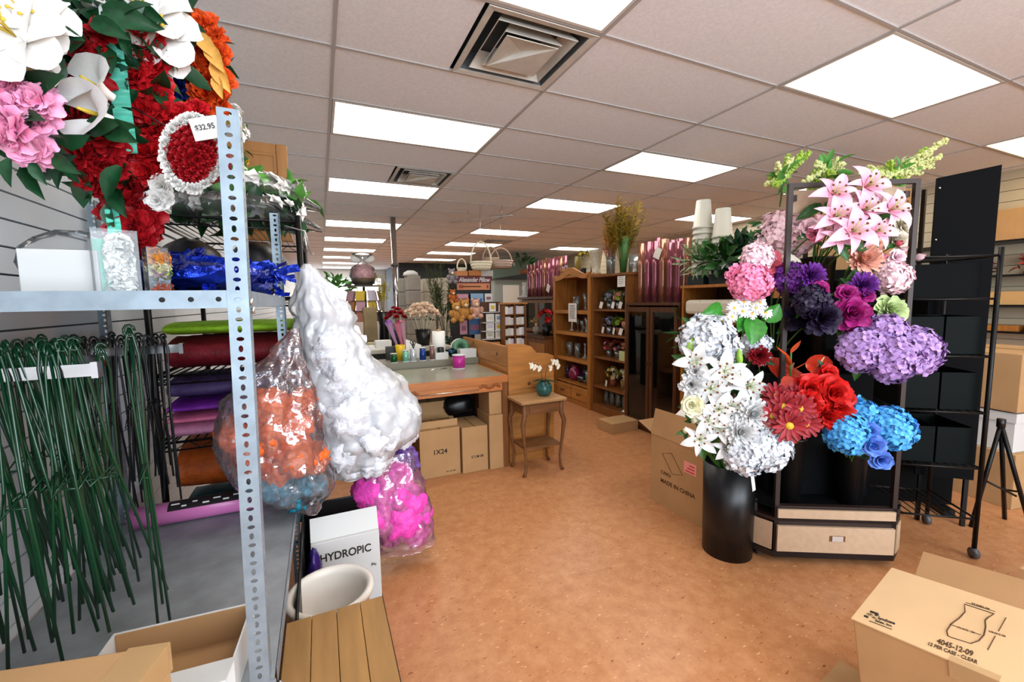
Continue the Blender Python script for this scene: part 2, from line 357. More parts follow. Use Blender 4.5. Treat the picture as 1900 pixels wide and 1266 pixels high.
def hydra_mesh(m, n=120, fs=.2, flat=.9):
    b = MB(); g = math.pi*(3-5**.5)
    for i in range(n):
        z = 1 - 1.5*(i+.5)/n; rr = math.sqrt(max(0, 1-z*z)); d = Vector((math.cos(g*i)*rr, math.sin(g*i)*rr, z))
        Q = (d+Vector((rnd(-.35, .35), rnd(-.35, .35), rnd(-.35, .35)))).to_track_quat('Z', 'Y').to_matrix().to_4x4() @ Matrix.Rotation(rnd(0, 6), 4, 'Z'); c = Vector((d.x*.84, d.y*.84, d.z*.84*flat))*rnd(.86, 1.12)
        for q in range(4):
            M = Matrix.Translation(c) @ Q @ Matrix.Rotation(q*math.pi/2, 4, 'Z') @ Matrix.Rotation(rnd(-.75, .1), 4, 'Y')
            h = fs; pts = [(0, 0, 0), (h*.6, -h*.55, .04), (h*1.15, -h*.32, .0), (h*1.15, h*.32, .02), (h*.6, h*.55, .04)]
            k = len(b.v); b.v += [M @ Vector(p) for p in pts]; b.face(range(k, k+5))
    b.ball((0, 0, .0), .7, 12, 8, 0, (1, 1, flat))
    return b.mesh('florets', m)
def carn_mesh(m):
    b = MB()
    for i, (n, L, e) in enumerate(((11, 1, 5), (11, .95, 25), (10, .88, 42), (9, .8, 58), (7, .7, 72), (5, .6, 84))):
        ring(b, n, L, .5, R(e), R(5), i*.5, -.05, wav=.1, p=2, jit=.15, nu=3)
    return b.mesh('bloom', m)
def tulip_mesh(m):
    b = MB(); ring(b, 3, 1.35, .95, R(35), R(85), 0, -.55, p=.7, cup=.5, r0=.1); ring(b, 3, 1.3, .9, R(40), R(85), 1, -.5, p=.7, cup=.5, r0=.08)
    return b.mesh('bloom', m)
def leaf_mesh(m, W=.42, curl=-.7, e=.35):
    b = MB(); b.grid(petal_rows(1, W, e, curl, cup=.22, nu=5, nv=2, p=.85)); return b.mesh('leaf', m)
def lily_petal(m):
    return MB().grid(petal_rows(1.12, .5, R(62), R(-95), cup=.25, nu=6, nv=2, p=.78, r0=.04)).mesh('petal', m)
def stamen_mesh(m, t):
    b = MB()
    for i in range(6):
        a = i*math.pi/3+.4; q = [(0, 0, .0), (.1*math.cos(a), .1*math.sin(a), .4), (.3*math.cos(a), .3*math.sin(a), .62)]
        b.tube(q, .022, 4); b.ball(q[-1], .06, 6, 4, 1, (1, 1, .6))
    return b.mesh('stamens', [m, t])
stam_g = mat('stamen_green', '#b7c07a', .6); stam_o = mat('pollen_brown', '#6d3b18', .8)
def quat(d): return Vector(d).to_track_quat('Z', 'Y')
def stem_part(t, a, p, d, m=stemg, r=.004, n=5):
    a = Vector(a); p = Vector(p); d = Vector(d).normalized(); L = (p-a).length; pts = []
    for i in range(n+1):
        s = i/n; pts.append(a*(1-s)**2 + (p-d*L*.45)*2*s*(1-s) + p*s*s)
    MB().tube([q-t.location for q in pts], r, 5).build('stem', m, t)
def leaves_part(t, p, d, n, s, m, key='lf', W=.42):
    me = proto((key, m.name, W), lambda: leaf_mesh(m, W)); d = Vector(d).normalized()
    for i in range(n):
        a = rnd(0, 6.28); o = d.orthogonal().normalized(); o.rotate(Matrix.Rotation(a, 3, d)); q = Vector(p)-d*s*rnd(.3, .9)+o*s*.05
        X = (o + d*rnd(-.2, .5)).normalized(); Z = (d - X*d.dot(X)).normalized(); Y = Z.cross(X)
        M = Matrix((X, Y, Z)).transposed()
        link('leaf', me, t, q-t.location, M.to_quaternion(), s*rnd(.7, 1.1))
def flower(name, kind, m, p, d, s, label, group, base, cat='flower', m2=None, leaves=2, lm=None, ls=1.0, sr=.004):
    """one artificial stem: bloom at p facing d, stem running down to base"""
    p = Vector(p); d = Vector(d).normalized(); base = Vector(base)
    t = thing(name, label, cat, base, 0, group); l = p-base; q = quat(d)
    if kind == 'lily':
        me = proto(('lilyp', m.name), lambda: lily_petal(m)); ph = rnd(0, 1)
        for i in range(6):
            Q = q @ Matrix.Rotation(ph+i*math.pi/3, 3, 'Z').to_quaternion(); sc = s*(1.08 if i % 2 else .98)
            link('petal', me, t, l, Q, (sc, sc*(1.05 if i % 2 else .8), sc))
        link('stamens', proto('stam', lambda: stamen_mesh(stam_g, stam_o)), t, l, q, s)
    elif kind in ('hydra', 'hydra_s'):
        stuff(link('florets', proto((kind, m.name, int(s*100) % 3), lambda: hydra_mesh(m, 125 if kind == 'hydra' else 75, .2 if kind == 'hydra' else .26)), t, l, q, s))
    else:
        fn = {'rose': rose_mesh, 'peony': peony_mesh, 'mum': mum_mesh, 'carn': carn_mesh, 'tulip': tulip_mesh}.get(kind)
        me = proto((kind, m.name), lambda: fn(m) if fn else daisy_mesh(m, m2))
        link('bloom', me, t, l, q @ Matrix.Rotation(rnd(0, 6), 3, 'Z').to_quaternion(), s)
    if (p-base).length > .02: stem_part(t, base, p, d, r=sr)
    if leaves: leaves_part(t, p, d, leaves, s*1.1*ls+.02, lm or leafg)
    return t
def vessel(name, prof, m, loc, label, cat='vase', group=None, parent=None, rot=0, n=18):
    o = MB().lathe(prof, n).build(name, m, parent, loc, rot)
    if label: tag(o, label, cat, group)
    return o
def hollow(r0, r1, h, w=.004, rim=.0):       # profile of an open pot
    return [(0, 0), (r0, 0), (r1, h-rim), (r1+rim*.6, h-rim*.5), (r1+rim*.6, h), (r1-w, h), (r0-w, w+.004), (0, w+.004)]
def foliage(parent, c, rad, n, s, m, name='foliage', W=.42, up=.3, sq=(1, 1, 1)):
    b = MB(); c = Vector(c)
    for i in range(n):
        d = Vector((rnd(-1, 1), rnd(-1, 1), rnd(-1, 1)+up)).normalized(); q = c+Vector((d.x*sq[0], d.y*sq[1], d.z*sq[2]))*rad*rnd(.25, 1)
        M = Matrix.Translation(q) @ quat(d).to_matrix().to_4x4() @ Matrix.Rotation(rnd(0, 6), 4, 'Z') @ Matrix.Rotation(-1.2, 4, 'Y')
        k = s*rnd(.7, 1.2); b.grid([[M @ (p*k) for p in r] for r in petal_rows(1, W, .3, -.6, nu=3, nv=1, p=.85)])
    return stuff(b.build(name, m, parent))
def blossoms(parent, c, rad, n, s, m, name='blossoms', up=.6, sq=(1, 1, 1)):
    b = MB(); c = Vector(c)
    for i in range(n):
        d = Vector((rnd(-1, 1), rnd(-1, 1), rnd(-1, 1)+up)).normalized(); q = c+Vector((d.x*sq[0], d.y*sq[1], d.z*sq[2]))*rad*rnd(.7, 1.05)
        M = Matrix.Translation(q) @ quat(d).to_matrix().to_4x4() @ Matrix.Rotation(rnd(0, 6), 4, 'Z')
        for n_, L, e in ((5, 1, .25), (4, .7, .8)):
            for j in range(n_):
                M2 = M @ Matrix.Rotation(2*math.pi*j/n_, 4, 'Z'); b.grid([[M2 @ (p*s) for p in r] for r in petal_rows(L, .8, e, -.2, nu=2, nv=1, p=.6)])
    return stuff(b.build(name, m, parent))
def potted(name, loc, pr, ph, pm, label, cat, group=None, fr=.1, fn=30, fs=.07, fm=None, blooms=(), W=.42, fz=None, sq=(1, 1, 1), up=.5, card_tag=None):
    t = thing(name, label, cat, loc, 0, group)
    MB().lathe(hollow(pr*.75, pr, ph), 14).build('pot', pm, t)
    z = ph + fr*.55 if fz is None else fz
    if fn: foliage(t, (0, 0, z), fr, fn, fs, fm or leafg, W=W, sq=sq, up=up)
    for m, n, s in blooms: blossoms(t, (0, 0, z), fr, n, s, m, sq=sq)
    if card_tag: bx('price_tag', (-.022, .022, -.001, .001, -.05, .03), paper, t, card_tag, (0, .3, rnd(-1.9, -1.2)))
    return t

# ---------------------------------------------------------------- row of hutches on the right of the aisle (fronts at x = 3.13)
HX = 3.13
def hutch(name, label, y0, y1, ztop, shelves, m, depth=.38, th=.022, plinth=.1, back=None):
    t = thing(name, label, 'bookcase', (HX, y0, 0)); w = y1-y0
    bx('side', (0, depth, 0, th, 0, ztop), m, t); bx('side', (0, depth, w-th, w, 0, ztop), m, t)
    bx('back', (depth-.01, depth, th, w-th, 0, ztop), back or darkw, t)
    bx('top', (-.015, depth, -.01, w+.01, ztop, ztop+.025), m, t)
    if plinth: bx('plinth', (.0, depth-.01, th, w-th, 0, plinth), m, t)
    for z in shelves: bx('shelf', (.006, depth-.01, th, w-th, z-th, z), m, t)
    return t, w
h1, w1 = hutch('pine_bookcase', 'pine bookcase with arched top rail and two drawers in the hutch row', 4.48, 5.40, 1.73, [1.286, .99, .628, .29], pine, back=oakw)
arch = [(0, 0)] + [(w1*i/20, 0) for i in range(1, 21)]
top = [(w1*i/20, .06+.085*math.exp(-((i/20-.5)/.2)**2)-.02*math.exp(-((abs(i/20-.5)-.36)/.09)**2)) for i in range(20, -1, -1)]
MB().prism([(y, 1.70+.075*math.exp(-((y/w1-.5)/.2)**2)) for y, z in arch[1:-1]] + [(y, 1.72+z) for y, z in top], 0, -.03, M=Matrix.Rotation(R(90), 4, 'Z')).build('arched_rail', pine_h, h1, (-.02, 0, 0))
for a in (0, w1-.05): bx('stile', (-.02, .0, a, a+.05, 0, 1.74), pine, h1)
for z in (1.286, .99, .628): bx('shelf_lip', (-.012, .006, .05, w1-.05, z-.045, z), pine_h, h1)
for i in range(2):
    a = .05+i*(w1-.1)/2; d = bx('drawer', (-.015, .3, a+.012, a+(w1-.1)/2-.012, .075, .25), pine_h, h1, bevel=.004)
    MB().tube([(-.02, a+.16, .17), (-.045, a+.17, .15), (-.045, a+.22, .15), (-.02, a+.23, .17)], .006).build('drawer_pull', mat('dark_brass', '#3b2a16', .4, .8), d)
h2, w2 = hutch('oak_bookcase', 'brown wooden bookcase holding tagged floral arrangements', 3.80, 4.46, 1.70, [1.308, 1.0, .715, .344], oakw)
h3, w3 = hutch('glass_cabinet', 'dark wooden cabinet with two glass doors under the cellophane rolls', 3.02, 3.78, 1.36, [1.06, .72, .42], darkw, depth=.42)
for i in range(2):
    a = .01+i*w3/2; b = a+w3/2-.012
    d = MB().box(-.025, 0, a, a+.04, .05, 1.34).box(-.025, 0, b-.04, b, .05, 1.34).box(-.025, 0, a+.04, b-.04, 1.29, 1.34).box(-.025, 0, a+.04, b-.04, .05, .12).build('door', darkw, h3)
    bx('glass_pane', (-.014, -.010, a+.04, b-.04, .12, 1.29), pane, d)
    MB().ball((-.035, (b-.02) if i == 0 else (a+.02), .75), .012).build('knob', mat('dark_brass'), d)
h4, w4 = hutch('pine_display_shelf', 'orange pine shelf unit behind the open carton, plants on top', 2.10, 3.00, 1.52, [1.22, .9, .5], pine, depth=.45)
h0 = thing('china_hutch', 'dark wooden china hutch with glazed doors and carved base beyond the pine bookcase', 'cabinet', (HX, 5.45, 0)); w0 = 1.15
bx('base_cabinet', (-.12, .38, 0, w0, 0, .86), oakw, h0); bx('counter', (-.16, .38, -.02, w0+.02, .86, .90), darkw, h0)
for i in range(2):
    a = .04+i*w0/2; bx('door_panel', (-.135, -.12, a, a+w0/2-.08, .12, .78), pine, h0, bevel=.006)
bx('side', (.05, .38, 0, .03, .9, 1.45), darkw, h0); bx('side', (.05, .38, w0-.03, w0, .9, 1.45), darkw, h0); bx('back', (.37, .38, .03, w0-.03, .9, 1.45), darkw, h0)
bx('top', (-.02, .38, -.03, w0+.03, 1.45, 1.485), darkw, h0); bx('shelf', (.07, .37, .03, w0-.03, 1.18, 1.2), darkw, h0)
for i in range(2):
    a = .03+i*(w0-.06)/2; b = a+(w0-.06)/2
    d = MB().box(.03, .05, a, a+.05, .92, 1.44).box(.03, .05, b-.05, b, .92, 1.44).box(.03, .05, a+.05, b-.05, 1.39, 1.44).box(.03, .05, a+.05, b-.05, .92, .97).build('glazed_door', oakw, h0)
    bx('glass_pane', (.038, .042, a+.05, b-.05, .97, 1.39), pane, d)
# glass and china on the pine bookcase
gmat = film('thin_glassware', '#d6e4e0', .2, .12, .04); smoke = film('smoked_glass', '#26383e', .5, .08, .05)
magenta_g = mat('magenta_glass', '#8e1f4e', .08, alpha=.85, spec=.9); violet_g = mat('violet_glass', '#2e2350', .08, alpha=.85, spec=.9); crystal = film('cut_crystal', '#e4eaea', .34, .22, .06)
PROF = {
 'cylinder vase': lambda r, h: hollow(r*.9, r*.9, h, .003), 'trumpet vase': lambda r, h: [(0, 0), (r*.6, 0), (r*.35, h*.12), (r*.35, h*.5), (r, h), (r-.004, h), (r*.3, h*.5), (0, h*.2)],
 'stemmed goblet': lambda r, h: [(0, 0), (r*.8, 0), (r*.12, h*.06), (r*.12, h*.5), (r*.7, h*.6), (r*.8, h*.85), (r*.7, h), (r*.66, h), (r*.7, h*.8), (0, h*.56)],
 'candlestick': lambda r, h: [(0, 0), (r, 0), (r*.9, h*.06), (r*.2, h*.15), (r*.35, h*.3), (r*.18, h*.4), (r*.3, h*.6), (r*.18, h*.8), (r*.5, h*.95), (r*.4, h), (0, h*.97)],
 'round vase': lambda r, h: [(0, 0), (r*.5, 0), (r*.95, h*.25), (r, h*.45), (r*.7, h*.75), (r*.45, h*.85), (r*.6, h), (r*.55, h), (r*.4, h*.84), (0, h*.3)],
 'bottle': lambda r, h: [(0, 0), (r, 0), (r, h*.55), (r*.3, h*.72), (r*.3, h*.95), (r*.4, h), (0, h)],
 'bowl': lambda r, h: [(0, 0), (r*.5, 0), (r*.8, h*.3), (r, h), (r-.004, h), (r*.75, h*.35), (0, h*.1)]}
def ware(kind, r, h, m, mname, x, y, z, where, colour):
    n = kind.split()[-1]; t = vessel(kind.replace(' ', '_'), PROF[kind](r, h), m, (x, y, z), f'{colour} {kind} {where}', n, f'{colour} {kind}s {where}', n=14)
    return t
for z, where, seq in ((1.286, 'on the top shelf of the arched pine bookcase', ('round vase', 'cylinder vase', 'trumpet vase', 'cylinder vase', 'round vase', 'candlestick')),
                      (.99, 'on the second shelf of the arched pine bookcase', ('stemmed goblet', 'trumpet vase', 'stemmed goblet', 'bowl', 'stemmed goblet', 'candlestick', 'stemmed goblet')),
                      (.628, 'on the third shelf of the arched pine bookcase', ('candlestick', 'bottle', 'candlestick', 'cylinder vase', 'bottle', 'cylinder vase', 'stemmed goblet'))):
    for i, k in enumerate(seq):
        y = 4.58+.72*(i+.5)/len(seq); h = {'round vase': .15, 'cylinder vase': .18, 'trumpet vase': .24, 'stemmed goblet': .17, 'bowl': .09, 'candlestick': .21, 'bottle': .2}[k]*rnd(.9, 1.12)
        sm = z == .628 and k == 'bottle'
        ware(k, rnd(.035, .046), h, smoke if sm else (crystal if k in ('candlestick', 'round vase') else gmat), '', HX+rnd(.1, .24), y, z, where, 'smoked glass' if sm else ('cut crystal' if k in ('candlestick', 'round vase') else 'clear glass'))
wb = 'above the drawers of the arched pine bookcase'
ware('bottle', .03, .24, violet_g, '', HX+.12, 5.24, .29, wb, 'slim violet glass'); ware('round vase', .1, .22, magenta_g, '', HX+.14, 5.07, .29, wb, 'magenta glass')
ware('bottle', .05, .25, violet_g, '', HX+.22, 4.93, .29, wb, 'thick violet glass'); ware('bowl', .07, .09, smoke, '', HX+.12, 4.86, .29, wb, 'smoked glass')
ware('cylinder vase', .06, .19, gmat, '', HX+.14, 4.72, .29, wb, 'clear glass'); ware('cylinder vase', .06, .25, crystal, '', HX+.2, 4.6, .29, wb, 'frosted glass')
def note(name, u0, v0, u1, v1, x, label, lines=5, m=paper):
    a = atx(u0, v0, x); b = atx(u1, v1, x); t = thing(name, label, 'sign', (x-.002, (a.y+b.y)/2, b.z)); w = abs(a.y-b.y); h = a.z-b.z
    bx('sheet', (-.001, .001, -w/2, w/2, 0, h), m, t)
    for i in range(lines): bx('printed_line', (-.0016, -.001, -w*.36*rnd(.7, 1), w*.36, h*(.86-.75*i/lines), h*(.86-.75*i/lines)+h*.03), ink, t)
    return t
note('price_list', 1055, 563, 1070, 598, HX-.032, 'long white price list taped to the second shelf of the arched bookcase', 9)
note('notice', 1146, 513, 1160, 532, HX-.02, 'small white notice taped to the top edge of the oak bookcase', 4)
# arrangements on the oak bookcase
cols = {k: mat('petal_'+k, c, .6, var=.18, scale=30) for k, c in dict(white='#d8d8d6', grey='#8d939c', lilac='#8f86a8', lime='#8fae2e', peach='#d79b7d', rust='#a1492f', pink='#cc7f92', cream='#d9cfa6', red='#8c1420', yellow='#cfae3c').items()}
silverpot = mat('silver_pot', '#a9adb3', .25, .7); terra = mat('terracotta', '#8a4a30', .7); basket = mat('wicker', '#8b6a3c', .8, var=.3, scale=60)
AR = [(1.308, 4.30, 'grey', 'grey', silverpot), (1.308, 4.12, 'peach', 'lime', silverpot), (1.308, 3.93, 'lilac', 'grey', black),
      (1.0, 4.30, 'lilac', 'grey', silverpot), (1.0, 4.11, 'lime', 'lime', terra), (1.0, 3.93, 'peach', 'pink', silverpot),
      (.715, 4.30, 'red', 'pink', gmat), (.715, 4.14, 'rust', 'pink', gmat), (.715, 3.97, 'rust', 'peach', silverpot),
      (.344, 4.22, 'cream', 'yellow', terra), (.344, 4.02, 'cream', 'lime', basket)]
lv = {1.308: 'top', 1.0: 'second', .715: 'third', .344: 'fourth'}
for z, y, a, b, pm in AR:
    tl = z != .715 and not (z == .344 and y < 4.1)
    potted('silk_arrangement', (HX+.15, y, z), .04, .085 if z != .344 else .11, pm, f'{a} and {b} silk arrangement{" with price tag" if tl else ""} on the {lv[z]} oak bookcase shelf',
           'arrangement', None, .085, 16, .055, leafd if b != 'lime' else leafg, ((cols[a], 13, .034), (cols[b], 9, .03)), card_tag=(-.11, rnd(-.04, .04), .06) if tl else None)
bx('place_card', (-.002, .002, -.055, .055, 0, .115), mat('pale_green_card', '#b9c48a', .8), None, (HX+.02, 3.89, .715)); tag(COL.objects[-1] if False else bpy.data.objects['place_card'], 'pale green card propped on the third shelf of the oak bookcase', 'card')
for i in range(4): ware('cylinder vase', .04, rnd(.2, .24), gmat, '', HX+.16, 4.36-i*.12, .1, 'on the bottom of the oak bookcase', 'tall clear glass')
ware('candlestick', .05, .26, crystal, '', HX+.08, 3.9, .1, 'on the bottom of the oak bookcase', 'tall cut crystal')
# inside the glass cabinet
wbx = mat('white_carton', '#c4c6c4', .7)
for i, y in enumerate((3.66, 3.5, 3.34, 3.22, 3.1)):
    tag(bx('gift_carton', (0, .16, -.065, .065, 0, .085), wbx, None, (HX+.06, y, .72)), 'low white carton on the middle shelf behind the cabinet glass', 'carton', 'white cartons in the glass cabinet')
for i, (z, y, c) in enumerate(((1.06, 3.6, 'white'), (1.06, 3.42, 'grey'), (1.06, 3.2, 'cream'), (.806, 3.3, 'lime'), (.806, 3.55, 'grey'))):
    potted('silk_arrangement', (HX+.16, y, z), .035, .05, black, f'small {c} silk arrangement {"on the top shelf" if z > 1 else "on the white cartons"} behind the cabinet glass', 'arrangement', None, .075, 12, .055, leafd, ((cols[c], 12, .03),))
t = vessel('silver_dish', PROF['bowl'](.07, .05), chrome, (HX+.14, 3.14, .42), 'small polished silver dish low in the glass cabinet', 'dish')
# cellophane rolls
cello = mat('pink_cellophane', '#9a5566', .10, .55, alpha=.80, spec=.9, bump=.3, bscale=9, stretch=(1, 1, .12)); cell2 = mat('copper_cellophane', '#a8705a', .12, .55, alpha=.78, spec=.9, bump=.3, bscale=9, stretch=(1, 1, .12))
def cello_rolls(n, y0, y1, z, hs, where, grp, xs=(.1, .28), r=.035):
    me = {}
    for i in range(n):
        y = y0+(y1-y0)*(i+.5)/n; x = HX+(xs[0] if i % 2 else xs[1]); h = hs*rnd(.94, 1.04) + (0 if i % 2 else .05); cp = (i % 3 == 2)
        t = thing('cellophane_roll', f'tall {"copper" if cp else "pink"} metallic cellophane roll standing {where}', 'roll', (x, y, z), rnd(0, 6), f'{"copper" if cp else "pink"} {grp}')
        MB().lathe([(0, 0), (r, 0), (r, h*.3), (r*.97, h*.6), (r*1.02, h), (r*.86, h), (r*.86, .02), (0, .02)], 12).build('film', cell2 if cp else cello, t)
        MB().lathe([(0, 0), (.012, 0), (.012, h*.98), (0, h*.98)], 8).build('core', card, t)
cello_rolls(13, 3.06, 3.76, 1.385, .63, 'on the glass cabinet', 'rolls on the glass cabinet')
cello_rolls(14, 5.48, 6.40, 1.485, .56, 'on the china hutch', 'rolls on the china hutch', (.08, .26), .034)
for u, v, x, lb in ((1220, 470, HX+.05, 'white price tag tied to a cellophane roll on the glass cabinet'), (1017, 535, HX+.0, 'white price tag tied to a cellophane roll on the china hutch')):
    p = atx(u, v, x); o = bx('price_tag', (-.0015, .0015, -.045, .045, -.055, .055), paper, None, p, (R(25), 0, 0)); tag(o, lb, 'tag')
t = thing('angel_figurine', 'white winged angel figurine on the china hutch beside the rolls', 'figurine', (HX+.06, 6.515, 1.485))
bx('plinth', (-.06, .06, -.08, .08, 0, .03), white_card, t); MB().lathe([(0, .03), (.05, .03), (.03, .1), (.045, .17), (.02, .2), (0, .2)], 12).build('gown', white_card, t); MB().ball((0, 0, .225), .03).build('head', white_card, t)
for s in (-1, 1): MB().prism([(0, .12), (s*.07, .2), (s*.08, .26), (s*.02, .2)], -.005, .005, M=Matrix.Rotation(R(90), 4, 'Z')).build('wing', white_card, t)
# poinsettia, dried pods and an old basket on the china hutch counter
potted('poinsettia', (HX-.06, 5.56, .90), .075, .16, black, 'red poinsettia in a black pot on the china hutch counter', 'plant', None, .11, 8, .08, leafd, ((mat('poinsettia_red', '#b81818', .5, var=.2), 9, .07),), fz=.27)
potted('pod_vase', (HX-.1, 5.80, .90), .05, .12, mat('grey_vase', '#8d8880', .5), 'small grey vase of tan dried pods beside the poinsettia', 'vase', None, .06, 8, .09, mat('dried_pod', '#a98c58', .8), fz=.19)
# things on top of the pine bookcase and oak bookcase
bk = (3.13, 1.77)
vessel('crackle_vase', [(0, 0), (.07, 0), (.05, .03), (.06, .1), (.085, .27), (.105, .3), (.1, .3), (.078, .26), (0, .05)], mat('crackle_glass', '#cfcab4', .2, .1, var=.25, scale=60), (HX+.13, 4.56, 1.755), 'tall flared silvery crackle vase on top of the arched bookcase', 'vase')
t = thing('grass_bouquet', 'bundle of yellow dyed dried grass in a green paper sleeve', 'dried flowers', (HX+.13, 4.02, 1.725))
grassy = mat('yellow_grass', '#a3851d', .9, var=.3, scale=30); grasso = mat('olive_grass', '#6f5f14', .9, var=.3, scale=30)
MB().lathe([(0, 0), (.035, 0), (.05, .2), (.075, .42), (.065, .42), (.04, .2), (0, .03)], 12).build('paper_sleeve', mat('green_sleeve', '#2f5c24', .6), t)
def plumes(parent, n, h0, h1, spread, m, name='plumes', c=(0, 0, 0), w=.03, k=26):
    b = MB(); c = Vector(c)
    for i in range(n):
        a = rnd(0, 6.28); s = spread*rnd(.2, 1); tip = c+Vector((math.cos(a)*s, math.sin(a)*s, rnd(h0, h1))); mid = c.lerp(tip, .65); mid.z += .03
        b.tube([c, mid, tip], .002, 3)
        for q in range(k):
            f = rnd(.55, 1.02); p = c.lerp(tip, f); d = Vector((rnd(-1, 1), rnd(-1, 1), rnd(.2, 1.6))).normalized()*w*rnd(1, 2.4)*(1.15-abs(f-.8))
            o = d.orthogonal().normalized()*w*.10; b.quad(p-o, p+o, p+d+o*.4, p+d-o*.4)
    return stuff(b.build(name, m, parent))
plumes(t, 30, .5, .86, .2, grassy, k=80, w=.042); plumes(t, 18, .45, .8, .26, grasso, 'olive_plumes', k=80, w=.042)
t = thing('grass_bouquet', 'bunch of pale yellow and peach dried grasses in a glass jar', 'dried flowers', (HX+.12, 4.24, 1.725))
MB().lathe(hollow(.05, .06, .3, .003), 12).build('jar', gmat, t); plumes(t, 20, .4, .72, .16, mat('straw_grass', '#d8b04a', .9, var=.25), k=70, w=.038); plumes(t, 12, .3, .62, .1, mat('peach_grass', '#c8785a', .9, var=.25), 'peach_plumes', k=60)
potted('daffodil_pot', (HX+.1, 4.80, 1.757), .045, .09, black, 'black pot of yellow daffodils on the arched bookcase beside the crackle vase', 'plant', None, .07, 8, .06, leafg, ((mat('daffodil_yellow', '#d8c230', .5), 10, .03),), fz=.24)
vessel('black_vase', PROF['bottle'](.045, .3), black, (HX+.2, 4.70, 1.755), 'black twisted bottle vase behind the daffodils on the arched bookcase', 'vase')
vessel('olive_vase', PROF['cylinder vase'](.05, .27), mat('olive_glaze', '#7d6c1c', .4), (HX+.16, 5.02, 1.755), 'olive green cylinder vase on the arched bookcase', 'vase')
potted('silk_arrangement', (HX+.1, 5.26, 1.755), .05, .05, black, 'low silk arrangement of lilac and yellow blooms on the arched bookcase end', 'arrangement', None, .07, 10, .05, leafd, ((cols['lilac'], 5, .03), (cols['yellow'], 6, .025)))
vessel('glass_cylinder', hollow(.07, .07, .2, .004), gmat, (HX+.2, 3.9, 1.725), 'clear glass cylinder on the oak bookcase by the cellophane rolls', 'vase')
# plants, bucket stacks and white tray on the pine display shelf
wbk = mat('white_bucket', '#cfcdc0', .5)
for x, y, n, lb in ((HX+.17, 2.99-.06, 5, 'tall nested stack of upturned white buckets near the cellophane rolls'), (HX+.2, 2.74, 5, 'shorter nested stack of upturned white buckets among the plants')):
    t = thing('bucket_stack', lb, 'buckets', (x, y, 1.545)); top = 2.33 if n and y > 2.8 else 2.22
    for i in range(8):
        z = i*.052 + (top-1.545-.28-8*.052)+.05
        MB().lathe([(0, .26), (.062, .26), (.085, .02), (.092, .02), (.092, 0), (.082, 0), (.058, .25), (0, .25)], 18).build('bucket', wbk, t, (0, 0, z+.02))
    MB().lathe([(0, 0), (.07, 0), (.07, max(.06, top-1.545-.28-8*.052+.07)), (0, max(.06, top-1.545-.28-8*.052+.07))], 14).build('pedestal', wbk, t)
tray = mat('plant_tray', '#10201f', .5)
for x, y, fm, lb, W in ((HX+.1, 2.86, mat('variegated_leaf', '#4d7a45', .4, col2='#a9bf95', scale=40), 'variegated spiky plant in a dark tray on the pine display shelf', .16), (HX+.12, 2.64, leafg, 'glossy green pothos in a dark tray on the pine display shelf', .5), (HX+.12, 2.43, leafd, 'dark green bushy plant in a tray on the pine display shelf', .5), (HX+.14, 2.24, leafd, 'dark green trailing plant at the near end of the pine display shelf', .45)):
    t = thing('potted_plant', lb, 'plant', (x, y, 1.545)); MB().box(-.09, .09, -.09, .09, 0, .09).build('tray', tray, t, bevel=.006)
    foliage(t, (-.02, 0, .19), .17, 120, .12, fm, W=W, up=.5)
t = thing('serving_tray', 'white moulded foam tray lying under the top of the pine display shelf', 'tray', (HX+.08, 2.6, 1.22))
MB().box(-.12, .12, -.33, .33, .06, .19).build('moulding', mat('foam_white', '#d9d3c2', .6), t, bevel=.03); MB().box(-.1, .1, -.2, .2, 0, .06).build('foot', mat('foam_white'), t)
potted('dracaena', (HX-.0+.1, 2.9, .9), .06, .1, black, 'grassy green plant leaning out of the pine display shelf', 'plant', None, .17, 40, .2, leafg, W=.14, fz=.2, up=.4)

# ---------------------------------------------------------------- work desk, settle, little table
desk = thing('work_desk', 'wooden work desk with grey laminate top and carved apron corners', 'desk', (.42, 3.24, 0))
edge_m = mat('orange_oak_edge', '#b4703a', .4, var=.15, scale=6, stretch=(.8, 6, 6))
bx('top', (.02, .98, .02, .78, .775, .80), mat('grey_laminate', '#8d8b78', .25, var=.08, scale=4), desk)
MB().box(0, 1.0, 0, .02, .745, .803).box(.98, 1.0, .02, .78, .745, .803).box(0, .02, .02, .78, .745, .803).build('edge_band', edge_m, desk)
bx('apron', (.02, .98, .012, .035, .675, .745), edge_m, desk); bx('back_panel', (.02, .98, .75, .77, .1, .745), mat('dark_back_panel', '#2e2a26', .7), desk)
bx('side_panel', (.02, .04, .04, .75, .0, .745), oakw, desk)
for x in (.0, .95): bx('leg', (x, x+.05, .01, .06, 0, .745), oakw, desk)
bx('leg', (.95, 1.0, .72, .77, 0, .745), oakw, desk); bx('leg', (0, .05, .72, .77, 0, .745), oakw, desk)
carv = mat('carving', '#8f4f22', .45)
for x0 in (.07, .76):
    b = MB()
    for i in range(9): b.ball((x0+i*.02, .008, .722+.014*math.sin(i*1.1+.5)-.002*abs(i-4)), .013, 8, 5, 0, (1.3, .5, .9))
    b.build('carved_scroll', carv, desk)
MB().tube([(.22, .004, .705), (.74, .004, .705)], .004, 6).build('metal_strip', mat('brass_strip', '#e8dcc0', .2, .8), desk)
led = tag(bx('riser_shelf', (.36, 1.445, 4.04, 4.40, .80, .862), mat('grey_riser', '#767261', .45)), 'long low grey riser shelf along the back of the work desk', 'shelf')
for x in (): pass
bx('support', (.38, 1.42, 4.08, 4.38, .0, .80), mat('dark_back_panel'), led)
